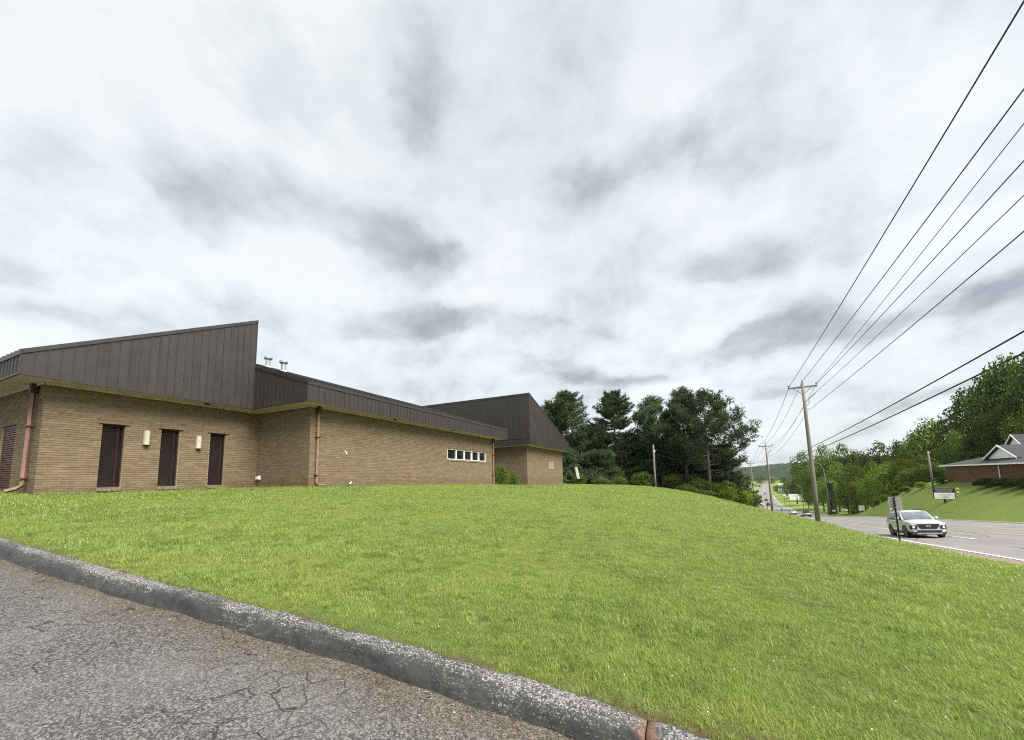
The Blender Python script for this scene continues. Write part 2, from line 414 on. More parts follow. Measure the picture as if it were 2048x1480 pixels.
# ------------------------------------------------------------------ ground materials
def m_lawn():
    m, t, b, out = newmat('lawn_soil_and_thatch')
    pos = t.new('ShaderNodeNewGeometry').outputs['Position']
    a = t.noise(pos, .35, 5, .6).outputs['Fac']; c = t.noise(pos, 2.6, 6, .65).outputs['Fac']; f = t.noise(pos, 38, 4, .7).outputs['Fac']
    col = t.ramp(f, [(.25, (.06, .08, .018)), (.5, (.13, .165, .035)), (.75, (.21, .25, .065))])
    col = t.mix(t.maprange(c, .42, .72, 0, .45), col, (.15, .18, .045))
    col = t.mix(t.maprange(a, .5, .7, 0, .35), col, (.085, .125, .025))
    x, y, z = t.sep(pos)
    # worn thatch against the kerb
    kd = t.math('SUBTRACT', y, t.math('MULTIPLY_ADD', x, .058, 2.62))
    col = t.mix(t.math('MULTIPLY', t.maprange(kd, .0, .25, 1, 0), t.maprange(t.noise(pos, 9, 4, .6).outputs['Fac'], .3, .6)), col, (.10, .075, .04))
    t.put(b.inputs['Base Color'], col); b.inputs['Roughness'].default_value = .9; b.inputs['Specular IOR Level'].default_value = .2
    bp = t.new('ShaderNodeBump'); bp.inputs['Strength'].default_value = 1; bp.inputs['Distance'].default_value = .05
    t.put(bp.inputs['Height'], f); t.l.new(bp.outputs[0], b.inputs['Normal'])
    return m
M_LAWN = m_lawn()
def m_far_ground():
    m, t, b, out = newmat('verge_grass')
    pos = t.new('ShaderNodeNewGeometry').outputs['Position']
    a = t.noise(pos, .07, 5, .6).outputs['Fac']; c = t.noise(pos, .8, 6, .65).outputs['Fac']; f = t.noise(pos, 9, 5, .75).outputs['Fac']
    col = t.ramp(f, [(.3, (.09, .14, .022)), (.7, (.20, .265, .055))])
    col = t.mix(t.maprange(c, .4, .7, 0, .5), col, (.13, .18, .032))
    col = t.mix(t.maprange(a, .45, .65, 0, .4), col, (.23, .27, .055))
    t.put(b.inputs['Base Color'], col); b.inputs['Roughness'].default_value = .9; b.inputs['Specular IOR Level'].default_value = .2
    bp = t.new('ShaderNodeBump'); bp.inputs['Strength'].default_value = .8; bp.inputs['Distance'].default_value = .12
    t.put(bp.inputs['Height'], f); t.l.new(bp.outputs[0], b.inputs['Normal'])
    return m
M_FAR = m_far_ground()
def m_lot():
    m, t, b, out = newmat('aged_parking_asphalt')
    pos = t.new('ShaderNodeNewGeometry').outputs['Position']
    x, y, z = t.sep(pos); p2 = t.combine(x, y, 0.)
    v = t.new('ShaderNodeTexVoronoi'); v.inputs['Scale'].default_value = 100; t.put(v.inputs['Vector'], p2); v.inputs['Randomness'].default_value = 1
    stone = t.sep(v.outputs['Color'])[0]
    col = t.ramp(stone, [(0, (.038, .035, .031)), (.35, (.145, .135, .122)), (.6, (.335, .315, .285)), (.82, (.58, .555, .51)), (1, (.85, .83, .78))])
    col = t.mix(t.maprange(v.outputs['Distance'], .0045, .008, 0, .8), col, (.03, .029, .028))
    big = t.noise(p2, .9, 5, .6).outputs['Fac']
    col = t.mix(t.maprange(big, .4, .75, 0, .35), col, (.16, .155, .147))
    # leaf-stained brown band along the kerb
    kd = t.math('SUBTRACT', t.math('MULTIPLY_ADD', x, .058, 2.44), y)
    nb = t.noise(p2, 2.4, 5, .65).outputs['Fac']
    kd2 = t.math('ADD', kd, t.math('MULTIPLY_ADD', nb, -1.0, .5))
    band = t.math('MULTIPLY', t.maprange(kd2, .55, -.1, 0, 1), .8)
    col = t.mix(band, col, t.mix(stone, (.024, .018, .013), (.135, .105, .078)))
    # cracks: warped, stretched cells
    pw = t.vec('ADD', p2, t.vec('SCALE', t.vec('SUBTRACT', t.noise(p2, 1.7, 4, .6).outputs['Color'], (.5, .5, .5)), scale=.20))
    rot = t.new('ShaderNodeVectorRotate', rotation_type='Z_AXIS'); t.put(rot.inputs['Vector'], pw); rot.inputs['Angle'].default_value = R(-74)
    ps = t.vec('MULTIPLY', rot.outputs[0], (.95, 1.5, 1))
    cr = t.new('ShaderNodeTexVoronoi', feature='DISTANCE_TO_EDGE'); t.put(cr.inputs['Vector'], ps); cr.inputs['Scale'].default_value = 4.4
    cw = t.math('MULTIPLY_ADD', t.noise(p2, 3.5, 3, .6).outputs['Fac'], .013, .007)
    gate = t.maprange(t.noise(p2, .7, 3, .5).outputs['Fac'], .38, .50)
    crack = t.math('MULTIPLY', t.math('MULTIPLY', t.math('LESS_THAN', cr.outputs['Distance'], cw), gate), .8)
    col = t.mix(crack, col, (.014, .013, .012))
    t.put(b.inputs['Base Color'], col); b.inputs['Roughness'].default_value = .85; b.inputs['Specular IOR Level'].default_value = .3
    h = t.math('SUBTRACT', t.math('MULTIPLY', t.maprange(v.outputs['Distance'], 0., .008, 1, 0), stone), t.math('MULTIPLY', crack, 2.5))
    bp = t.new('ShaderNodeBump'); bp.inputs['Strength'].default_value = .9; bp.inputs['Distance'].default_value = .006
    t.put(bp.inputs['Height'], h); t.l.new(bp.outputs[0], b.inputs['Normal'])
    return m
M_LOT = m_lot()
def m_kerb():
    m, t, b, out = newmat('sealed_asphalt_kerb')
    pos = t.new('ShaderNodeNewGeometry').outputs['Position']
    at = t.new('ShaderNodeAttribute'); at.attribute_name = 'wear'
    v = t.new('ShaderNodeTexVoronoi'); v.inputs['Scale'].default_value = 120; t.put(v.inputs['Vector'], pos)
    stone = t.sep(v.outputs['Color'])[0]
    agg = t.ramp(stone, [(0, (.03, .03, .03)), (.35, (.09, .088, .085)), (.75, (.20, .196, .188)), (1, (.36, .35, .335))])
    streak = t.noise(t.vec('MULTIPLY', pos, (2.2, 14, 22)), 2.2, 7, .75).outputs['Fac']
    big = t.noise(pos, 1.1, 4, .6).outputs['Fac']
    wv = t.math('ADD', t.math('ADD', at.outputs['Fac'], t.math('MULTIPLY_ADD', streak, 1.5, -.75)), t.math('MULTIPLY_ADD', big, 1.4, -.70))
    grain = t.math('MULTIPLY_ADD', stone, .5, -.25)
    worn = t.maprange(t.math('ADD', wv, grain), .22, .70)
    seal = t.ramp(t.noise(pos, 14, 4, .6).outputs['Fac'], [(.3, (.019, .018, .017)), (.7, (.046, .044, .042))])
    col = t.mix(worn, seal, agg)
    x, y, z = t.sep(pos)
    clay = t.math('MULTIPLY', t.maprange(t.math('ABSOLUTE', t.math('ADD', t.math('ADD', x, .33), t.math('MULTIPLY_ADD', t.noise(pos, 11, 3, .6).outputs['Fac'], .14, -.07))), .015, .085, 1, 0), t.maprange(t.noise(pos, 26, 4, .6).outputs['Fac'], .25, .5))
    col = t.mix(t.math('MULTIPLY', clay, .6), col, (.21, .10, .055))
    t.put(b.inputs['Base Color'], col); t.put(b.inputs['Roughness'], t.maprange(worn, 0, 1, .55, .9, 'LINEAR'))
    bp = t.new('ShaderNodeBump'); bp.inputs['Strength'].default_value = .9; bp.inputs['Distance'].default_value = .007
    t.put(bp.inputs['Height'], t.math('ADD', t.math('MULTIPLY', stone, worn), t.noise(pos, 30, 4, .6).outputs['Fac'])); t.l.new(bp.outputs[0], b.inputs['Normal'])
    return m
M_KERB = m_kerb()
def m_road():
    m, t, b, out = newmat('weathered_road_asphalt')
    pos = t.new('ShaderNodeNewGeometry').outputs['Position']
    rot = t.new('ShaderNodeVectorRotate', rotation_type='Z_AXIS'); t.put(rot.inputs['Vector'], pos); rot.inputs['Angle'].default_value = RA
    stn = t.noise(t.vec('MULTIPLY', rot.outputs[0], (1.1, .035, .2)), 1.4, 5, .6).outputs['Fac']
    f = t.noise(pos, 22, 4, .75).outputs['Fac']; pt = t.noise(pos, .16, 4, .55).outputs['Fac']
    col = t.ramp(f, [(.3, (.155, .149, .142)), (.7, (.245, .236, .224))])
    col = t.mix(t.maprange(stn, .38, .7, 0, .5), col, (.105, .10, .096))
    col = t.mix(t.maprange(pt, .5, .65, 0, .35), col, (.23, .222, .212))
    tx = t.math('FRACT', t.math('DIVIDE', t.math('SUBTRACT', t.sep(rot.outputs[0])[0], 8.95), 3.48))
    trk = t.math('ADD', t.maprange(t.math('ABSOLUTE', t.math('SUBTRACT', tx, .27)), .02, .13, 1, 0), t.maprange(t.math('ABSOLUTE', t.math('SUBTRACT', tx, .74)), .02, .13, 1, 0))
    col = t.mix(t.math('MULTIPLY', trk, t.math('MULTIPLY_ADD', stn, .5, .05)), col, (.115, .11, .105))
    # tar-sealed long cracks
    cr = t.new('ShaderNodeTexVoronoi', feature='DISTANCE_TO_EDGE'); t.put(cr.inputs['Vector'], t.vec('MULTIPLY', t.vec('ADD', rot.outputs[0], t.vec('SCALE', t.noise(pos, .5, 4, .6).outputs['Color'], scale=.7)), (.16, .028, .1))); cr.inputs['Scale'].default_value = 1.7
    col = t.mix(t.math('MULTIPLY', t.math('LESS_THAN', cr.outputs['Distance'], .006), .75), col, (.04, .038, .037))
    t.put(b.inputs['Base Color'], col); b.inputs['Roughness'].default_value = .8; b.inputs['Specular IOR Level'].default_value = .3
    bp = t.new('ShaderNodeBump'); bp.inputs['Strength'].default_value = .4; bp.inputs['Distance'].default_value = .01
    t.put(bp.inputs['Height'], f); t.l.new(bp.outputs[0], b.inputs['Normal'])
    return m
M_ROAD = m_road()
M_SHOULD = simple('gravel_shoulder', (.19, .145, .105), .95, var=.4, scale=5, bump=.6)
def m_paint(name, col, bare=(.18, .17, .16)):
    m, t, b, out = newmat(name)
    pos = t.new('ShaderNodeNewGeometry').outputs['Position']
    f = t.maprange(t.noise(pos, 5, 5, .7).outputs['Fac'], .52, .72, 0, .8)
    t.put(b.inputs['Base Color'], t.mix(f, col, bare)); b.inputs['Roughness'].default_value = .7
    return m
M_LINE = m_paint('worn_white_line', (.66, .65, .62)); M_YEL = m_paint('worn_yellow_line', (.55, .36, .13))

# ------------------------------------------------------------------ ground sheets
gx = np.concatenate([np.linspace(-46, -17, 22)[:-1], np.linspace(-17, -9, 30)[:-1], np.linspace(-9, 4, 131)[:-1], np.linspace(4, 22, 61)])
gv = np.concatenate([[0, .04, .1, .18, .28], np.linspace(.4, 6, 40), 6+np.cumsum(np.linspace(.16, 1.1, 110))])
GX, GV = np.meshgrid(gx, gv, indexing='ij'); GY = ykerb(GX)+.20+GV
GZ = gz(GX, GY)
kb = zlot(GX)+.125
GZ = kb+(GZ-kb)*sm(0, .55, GV)
bump_ = .018*np.sin(GX*2.1+1.3*np.sin(GY*.9))*np.sin(GY*1.7+.8)+.012*np.sin(GX*5.3+2*np.sin(GY*2.2))*np.sin(GY*4.1)
s_g, t_g = st_of(GX, GY)
GZ = GZ+bump_*sm(.2, 1., GV)*(1-sm(6.5, 7.5, t_g))
ni, nj = GX.shape
V = np.stack([GX, GY, GZ], -1).reshape(-1, 3)
I = np.arange(ni*nj).reshape(ni, nj)
F = np.stack([I[:-1, :-1], I[1:, :-1], I[1:, 1:], I[:-1, 1:]], -1).reshape(-1, 4)
keep = (t_g[:-1, :-1].ravel() < 15)
lawn = tag(npmesh('lawn', V, F[keep], M_LAWN, smooth=True), 'mown green lawn rising from the kerb to the tan brick building', kind='structure')

ang = np.concatenate([np.linspace(-180, -90, 40)[:-1], np.linspace(-90, 40, 220)[:-1], np.linspace(40, 180, 60)])
rad = np.concatenate([[0.5, 4, 12], 20*1.035**np.arange(0, 134)])
RR, AA = np.meshgrid(rad, np.radians(ang), indexing='ij')
HX, HY = RR*np.sin(AA), RR*np.cos(AA); HZ = gz(HX, HY)
s_h, t_h = st_of(HX, HY)
HZ = np.where(RR > 700, HZ+(-17-HZ)*sm(700, 1000, RR), HZ)
HZ = np.where((t_h < 13.5) & (HX > -43) & (HY < 72), HZ-1.0, HZ)
HZ = np.where((t_h > 8) & (t_h < 37) & (s_h > -38) & (s_h < 400), HZ-.9, HZ)
HZ = np.where((HY < 3.5) & (t_h < 25), np.minimum(HZ, zlot(np.clip(HX, -45, 25))-.9), HZ)
ni, nj = HX.shape; V = np.stack([HX, HY, HZ], -1).reshape(-1, 3); I = np.arange(ni*nj).reshape(ni, nj)
F = np.stack([I[:-1, :-1], I[:-1, 1:], I[1:, 1:], I[1:, :-1]], -1).reshape(-1, 4)
tag(npmesh('ground', V, F, M_FAR, smooth=True), 'grassy ground and verges reaching to the far hills', kind='structure')

lx = np.linspace(-46, 14, 121); ly = np.concatenate([np.linspace(-40, -4, 19)[:-1], np.linspace(-4, 0, 17)])
LX, LV = np.meshgrid(lx, ly, indexing='ij'); LY = ykerb(LX)+.03+LV
LZ = zlot(LX)+.006*np.sin(LX*1.9+LY)*np.sin(LY*1.4)*np.clip(-LV, 0, 1)
ni, nj = LX.shape; V = np.stack([LX, LY, LZ], -1).reshape(-1, 3); I = np.arange(ni*nj).reshape(ni, nj)
F = np.stack([I[:-1, :-1], I[1:, :-1], I[1:, 1:], I[:-1, 1:]], -1).reshape(-1, 4)
tag(npmesh('parking_lot', V, F, M_LOT, smooth=True), 'cracked grey asphalt parking lot with a brown stained edge', kind='structure')

KPROF = [(-.02, -.03, .1), (.0, .02, .0), (.018, .07, .05), (.045, .115, .16), (.075, .145, .42), (.13, .152, .55), (.185, .149, .5), (.215, .13, .3), (.235, .08, .1), (.245, -.03, .1)]
def kerb_piece(x0, x1, dz):
    n = max(6, int((x1-x0)/.03)) if x0 > -12 else 60
    xs = np.linspace(x0, x1, n); vs = []; wear = []
    for i, x in enumerate(xs):
        yk = float(ykerb(x)); e = min(1, (min(x-x0, x1-x)+.012)/.05)
        for j, (dy, h, wr) in enumerate(KPROF):
            jit = .009*math.sin(x*5.3+j*1.1)+.007*math.sin(x*13.7+j*.7)+.009*random.uniform(-1, 1)
            foot = (.022*math.sin(x*3.1)+.014*math.sin(x*8.7+1)) if j < 3 else 0
            vs.append((x, yk+dy+jit*.5+foot*(-1 if j < 3 else 0)*.6, zlot(x)+h*(.9+.1*e)+jit*.5*(h > 0)+dz*(h > .03)))
            wear.append(wr)
    k = len(KPROF); fs = [(i*k+j, i*k+j+1, (i+1)*k+j+1, (i+1)*k+j) for i in range(n-1) for j in range(k-1)]
    mb = MB().add(vs, fs); mb.add([], [])
    mb.f += [tuple(range(k)), tuple(reversed(range((n-1)*k, n*k)))]; mb.m += [0, 0]; mb.rnd += [0, 0]
    o = mb.build('kerb', M_KERB, smooth=True)
    at = o.data.attributes.new('wear', 'FLOAT', 'POINT'); at.data.foreach_set('value', wear)
    return o
for lab, x0, x1, dz in (('black sealed asphalt kerb between the two joints along the lawn', -5.93, -.338, 0), ('weathered grey end of the asphalt kerb running off behind the joint at left', -40, -5.97, .012), ('speckled grey kerb piece right of the red clay joint', -.33, 8, -.006)):
    tag(kerb_piece(x0, x1, dz), lab, kind='structure')
# ------------------------------------------------------------------ road
ss = np.concatenate([np.linspace(-60, 200, 131)[:-1], np.linspace(200, 950, 151)])
def strip(name, t0, t1, s0, s1, dz, mat, parent=None, nt=2, kind=None, label=None, wob=0.):
    sv = np.concatenate([[s0], ss[(ss > s0+.01) & (ss < s1-.01)], [s1]]); tv = np.linspace(t0, t1, nt)
    S, T = np.meshgrid(sv, tv, indexing='ij')
    if wob: T = T+wob*(np.sin(S*.9)+np.sin(S*2.3+1)+np.sin(S*5.1))*(np.abs(T-t0) < 1e-6)
    X, Y = xy_of(S, T); Z = zroad(S, T)+dz
    ni, nj = S.shape; I = np.arange(ni*nj).reshape(ni, nj)
    o = npmesh(name, np.stack([X, Y, Z], -1).reshape(-1, 3), np.stack([I[:-1, :-1], I[:-1, 1:], I[1:, 1:], I[1:, :-1]], -1).reshape(-1, 4), mat, parent)
    if kind: tag(o, label, kind=kind)
    return o
road = strip('road', 8.35, 24.25, -60, 950, 0, M_ROAD, nt=12, kind='structure', label='grey four lane road running downhill past the lawn')
strip('shoulder', 7.75, 8.75, -60, 160, .012, M_SHOULD, nt=4, kind='structure', label='brown gravel shoulder between the lawn and the white edge line', wob=.05)
strip('edge_line', 8.87, 9.02, -60, 400, .016, M_LINE, road)
strip('edge_line', 23.55, 23.67, -60, 400, .016, M_LINE, road)
for a in (15.78, 16.02): strip('centre_line', a-.05, a+.07, -60, 700, .016, M_YEL, road)
for t in (12.4, 19.65):
    for k in range(24):
        s0 = -16+k*12.2+(3.5 if t > 15 else 0)
        strip('lane_dash', t-.06, t+.06, s0, s0+3.05, .016, M_LINE, road)
def rkerb():
    sv = ss[(ss > -40) & (ss < 420)]; vs = []
    pr_ = [(24.0, .004), (24.2, -.005), (24.28, .12), (24.46, .13), (24.5, -.1)]
    for s in sv:
        for t, h in pr_:
            x, y = xy_of(s, t); vs.append((float(x), float(y), float(zroad(s, t))+h))
    k = len(pr_); MBk = MB().add(vs, [(i*k+j, i*k+j+1, (i+1)*k+j+1, (i+1)*k+j) for i in range(len(sv)-1) for j in range(k-1)])
    return MBk.build('kerb', M_CONC)
sv2 = np.linspace(-45, 425, 320); tv2 = np.concatenate([np.linspace(24.44, 34, 14)[:-1], np.linspace(34, 42, 6)])
S2, T2 = np.meshgrid(sv2, tv2, indexing='ij'); X2, Y2 = xy_of(S2, T2); Z2 = gz(X2, Y2)-.04*(T2 < 24.5); I = np.arange(S2.size).reshape(S2.shape)
tag(npmesh('bank', np.stack([X2, Y2, Z2], -1).reshape(-1, 3), np.stack([I[:-1, :-1], I[:-1, 1:], I[1:, 1:], I[1:, :-1]], -1).reshape(-1, 4), M_FAR, smooth=True), 'grass bank rising from the far kerb to the church', kind='structure')
tag(rkerb(), 'pale concrete kerb and gutter on the far side of the road', kind='structure')

# ------------------------------------------------------------------ tan brick building
bld = tag(empty('brick_building', (-16, 15, 1.5)), 'long low tan brick building with brown metal fascias and sloping roofs', 'building')
def bpart(mb, name, mat, parent=bld, **kw):
    o = mb.build(name, mat, **kw); o.parent = parent
    o.matrix_parent_inverse = Matrix.Translation((-16, 15, 1.5)).inverted() if parent is bld else Matrix()
    return o
def sub(mb, name, mat, parent, **kw):
    o = mb.build(name, mat, **kw); o.parent = parent; o.matrix_parent_inverse = Matrix(); return o
ZS = 4.62; CH = .0677; BL = .3048; JT = .012
NEAR = []     # candidate bricks for single objects
def brick_wall(p0, ud, length, nrm, z0, z1, openings=(), bricks=True, ulo=0.):
    p0 = Vector((*p0, 0)); ud = Vector((*ud, 0)); nrm = Vector((*nrm, 0))
    us = sorted({.025, length-.025, *[a for o in openings for a in o[:2]]}); zs = sorted({z0, z1, *[a for o in openings for a in o[2:]]})
    core = MB(); T = .28
    def inside(u, z): return any(o[0] < u < o[1] and o[2] < z < o[3] for o in openings)
    for a, b in zip(us[:-1], us[1:]):
        for c, d in zip(zs[:-1], zs[1:]):
            if inside((a+b)/2, (c+d)/2): continue
            core.obox(p0+ud*((a+b)/2)-nrm*(T/2+.012)+Vector((0, 0, (c+d)/2)), ud*((b-a)/2), nrm*(T/2), Vector((0, 0, (d-c)/2)))
    wall = bpart(core, 'wall', M_MORTAR if bricks else M_BRICK)
    if not bricks: return wall
    mb = MB(); row = 0; z = z0
    while z+CH*.6 < z1:
        u = (-BL/2 if row % 2 else 0.)+ulo; za, zb = z+JT/2, min(z+CH-JT/2, z1)
        while u < length:
            a, b = max(u+JT/2, 0), min(u+BL-JT/2, length); u += BL
            segs = [(a, b)]
            for o in openings:
                if o[2] < (za+zb)/2 < o[3]:
                    segs = [q for x, y in segs for q in ((x, min(y, o[0]-.004)), (max(x, o[1]+.004), y))]
            for x, y in segs:
                if y-x < .03: continue
                full = abs((y-x)-(BL-JT)) < .002 and abs((zb-za)-(CH-JT)) < .002
                c = p0+ud*((x+y)/2)+Vector((0, 0, (za+zb)/2))+nrm*random.uniform(-.002, .003)
                r = random.random()
                if full and bricks == 'near': NEAR.append((c, ud, nrm, wall, r, mb))
                else: mb.obox(c-nrm*.02, ud*((y-x)/2), nrm*.02, Vector((0, 0, (zb-za)/2)), 0, r)
        z += CH; row += 1
    return wall, mb
WB = []
W1 = [(5.35, 5.88, 1.66, 3.60), (6.80, 7.32, 1.66, 3.60), (8.27, 8.79, 1.66, 3.60)]
WB.append(brick_wall((-16.14, 4.13), (0, 1), 6.0, (1, 0), .9, ZS, [(a-4.13, b-4.13, c, d) for a, b, c, d in W1], 'near'))
WB.append(brick_wall((-16.14, 4.13), (-1, 0), 9, (0, -1), .9, ZS, [(1.86, 3.10, 1.66, 3.60)], 'near'))
WB.append(brick_wall((-16.24, 10.01), (1, 0), 3.225, (0, -1), .9, ZS, (), True))
WB.append(brick_wall((-13.015, 10.01), (0, 1), 15.07, (1, 0), .6, ZS, [(9.17, 13.92, 2.88, 3.525)], True))
WB.append(brick_wall((-13.14, 31.82), (-1, 0), 5.5, (0, -1), .4, ZS, (), True))
WB.append(brick_wall((-13.14, 31.82), (0, 1), 10.53, (1, 0), .4, ZS, (), True))
brick_wall((-13.015, 25.08), (-1, 0), 6, (0, 1), .6, ZS, (), False)
brick_wall((-18.9, 25.0), (0, 1), 6.8, (1, 0), .4, ZS, (), False)
brick_wall((-13.14, 42.35), (-1, 0), 8, (0, 1), .4, ZS, (), False)
NEAR.sort(key=lambda q: (q[0]-Vector((0, 0, EYE))).length / max(.05, abs(q[2].dot((Vector((0, 0, EYE))-q[0]).normalized())))**.5)
bme = None
for c, ud, nrm, wall, r, mb in [q for q in NEAR if q[0].z > 1.45][:300]:
    if bme is None:
        t_ = MB().box(-(BL-JT)/2, (BL-JT)/2, -.04, 0, -(CH-JT)/2, (CH-JT)/2).build('brick', M_BRICK); bme = t_.data; o = t_
    else:
        o = bpy.data.objects.new('brick', bme); COL.objects.link(o)
    o.parent = wall; o.matrix_parent_inverse = Matrix()
    q = Matrix((-ud if nrm.x > .5 or nrm.y < -.5 else ud, nrm, Vector((0, 0, 1)))).transposed()
    if q.determinant() < 0: q = Matrix((-q.col[0], q.col[1], q.col[2])).transposed()
    o.matrix_local = Matrix.Translation(c) @ q.to_4x4()
    o['_n'] = 1
taken = {id(q) for q in [q for q in NEAR if q[0].z > 1.45][:300]}
for q in NEAR:
    if id(q) in taken: continue
    c, ud, nrm, wall, r, mb = q
    mb.obox(c-nrm*.02, ud*((BL-JT)/2), nrm*.02, Vector((0, 0, (CH-JT)/2)), 0, r)
for wall, mb in WB:
    o = sub(mb, 'brickwork', M_BRICK, wall); o['kind'] = 'stuff'

# upper volumes, roofs and soffits
bpart(MB().prism([(-15.53, 3.53, 4.66), (-15.53, 9.35, 4.66), (-15.53, 9.35, 8.17), (-15.53, 3.53, 5.2)], (-14, 0, 0)), 'roof', M_ROOF)
bpart(MB().prism([(-12.42, 9.40, 4.66), (-12.42, 9.40, 5.30), (-20.5, 9.40, 7.93), (-27, 9.40, 5.9), (-27, 9.40, 4.66)], (0, 16.75, 0)), 'roof', M_ROOF)
bpart(MB().prism([(-12.53, 31.21, 4.66), (-12.53, 31.21, 9.12), (-12.53, 42.95, 5.36), (-12.53, 42.95, 4.66)], (-14, 0, 0)), 'roof', M_ROOF)
so = MB().box(-27, -15.53, 3.53, 10.2, 4.615, 4.66).box(-26, -12.43, 9.42, 26.12, 4.612, 4.657).box(-26, -12.55, 31.23, 42.93, 4.613, 4.656)
bpart(so, 'soffit', M_SOFFIT)
# frieze board where soffit meets wall
fr = MB().box(-16.13, -16.09, 4.08, 9.96, 4.55, 4.612).box(-16.09, -13.0, 9.93, 9.965, 4.55, 4.611).box(-12.99, -12.955, 9.96, 25.06, 4.55, 4.61).box(-22, -16.09, 4.06, 4.1, 4.55, 4.611).box(-13.1, -13.07, 31.78, 42.3, 4.55, 4.61).box(-18.5, -13.1, 31.76, 31.79, 4.55, 4.609)
bpart(fr, 'frieze_board', M_SOFFIT)
PW = .2352
def fascia(p0, ud, nrm, length, zb, zt, flip=False, label=None, cap=.11, capm=None, zfun=None):
    """row of standing-seam panels; zt(u) is the top line"""
    p0 = Vector((*p0, 0)); ud = Vector((*ud, 0)); nrm = Vector((*nrm, 0)); Zv = Vector((0, 0, 1))
    base = MB(); n = int(round(length/PW)); wd = length/n
    # cap strip and drip edge are one part; panels hang under it
    L2 = ud*length
    a, b = zt(0), zt(length)
    base.prism([p0-nrm*.02+Zv*(a-cap), p0+nrm*.035+Zv*(a-cap), p0+nrm*.035+Zv*(a+.012), p0-nrm*.02+Zv*(a+.012)], L2+Zv*(b-a))
    fo = bpart(base, 'fascia_cap', capm or M_PANEL)
    dr = bpart(MB().obox(p0+ud*(length/2)+nrm*.018+Zv*(zb-.022), ud*(length/2), nrm*.022, Zv*.022), 'drip_edge', M_TRIM)
    for k in range(n):
        u0, u1 = k*wd, (k+1)*wd; q = MB(); dn = random.uniform(-.0015, .0015)
        z0, z1 = zt(u0)-cap*.5, zt(u1)-cap*.5
        A, B = p0+ud*(u0+.002)+nrm*(.008+dn), p0+ud*(u1-.024)+nrm*(.008+dn)
        q.prism([A+Zv*zb, B+Zv*zb, B+Zv*z1, A+Zv*z0], -nrm*.012)
        A, B = p0+ud*(u1-.024)+nrm*.027, p0+ud*(u1-.004)+nrm*.027
        q.prism([A+Zv*zb, B+Zv*zb, B+Zv*z1, A+Zv*(z1-(z1-z0)*.1)], -nrm*.03)
        o = q.build('panel', M_PANEL); o.parent = fo; o.matrix_parent_inverse = Matrix()
    return fo
# bpart() moves a part by the inverse of the root, so sub-parts given in world coordinates need the same shift
ZB = 4.64
fascia((-15.5, 3.5), (0, 1), (1, 0), 5.876, ZB, lambda u: 5.27+(8.26-5.27)*u/5.876)
fascia((-27, 3.5), (1, 0), (0, -1), 11.5, ZB, lambda u: 5.24, capm=M_TRIM)
fascia((-15.5, 9.376), (1, 0), (0, -1), 3.12, ZB, lambda u: 6.36-(6.36-5.36)*u/3.12, capm=M_TRIM)
fascia((-12.38, 9.376), (0, 1), (1, 0), 16.8, ZB, lambda u: 5.345)
fascia((-24.5, 31.18), (1, 0), (0, -1), 12., 5.17, lambda u: 9.2, cap=.16, capm=M_TRIM)
fascia((-24.5, 31.165), (1, 0), (0, -1), 12., ZB, lambda u: 5.20, cap=.04)
fascia((-12.5, 31.18), (0, 1), (1, 0), 11.8, ZB, lambda u: 9.2-(9.2-5.45)*u/11.8, cap=.14)
# raised seams on the two visible roof edges
rb = MB()
for k in range(56):
    y = 9.5+k*.30; rb.prism([(-12.36, y, 5.355), (-12.36, y+.045, 5.355), (-12.36, y+.045, 5.40), (-12.36, y, 5.40)], (-8.1, 0, 2.63))
for k in range(36):
    x = -15.6-k*.30; rb.prism([(x, 3.47, 5.235), (x-.045, 3.47, 5.235), (x-.045, 3.47, 5.285), (x, 3.47, 5.285)], (0, 5.85, 2.98))
o = bpart(rb, 'roof_seams', M_TRIM); o['kind'] = 'stuff'
# back wall of the raised end so the cliff has a face
bpart(MB().box(-29, -15.56, 9.352, 9.372, 6.3, 8.15), 'roof_end_panel', M_PANEL)

# tall windows with honeycomb grilles
def hexgrille(y0, y1, z0, z1, x, s=.034):
    mb = MB(); h = s*math.sqrt(3)/2; wd = .0042; seen = set(); cols = int((y1-y0)/(2*h))+2; rows = int((z1-z0)/(1.5*s))+2
    for r in range(rows):
        for c in range(cols):
            cy, cz = y0+c*2*h+(h if r % 2 else 0), z0+r*1.5*s
            cor = [(cy+s*math.sin(k*math.pi/3), cz+s*math.cos(k*math.pi/3)) for k in range(6)]
            for k in range(6):
                a, b = cor[k], cor[(k+1) % 6]
                key = (round((a[0]+b[0])*50000), round((a[1]+b[1])*50000))
                if any((key[0]+i, key[1]+j) in seen for i in (-1, 0, 1) for j in (-1, 0, 1)): continue
                seen.add(key)
                m_ = ((a[0]+b[0])/2, (a[1]+b[1])/2)
                if not (y0 < m_[0] < y1 and z0 < m_[1] < z1): continue
                d = Vector((0, b[0]-a[0], b[1]-a[1])).normalized(); pn = Vector((0, -d.z, d.y))*wd
                A, B = Vector((x, *a)), Vector((x, *b))
                mb.add([A-pn, B-pn, B+pn, A+pn], [(0, 1, 2, 3)])
    return mb
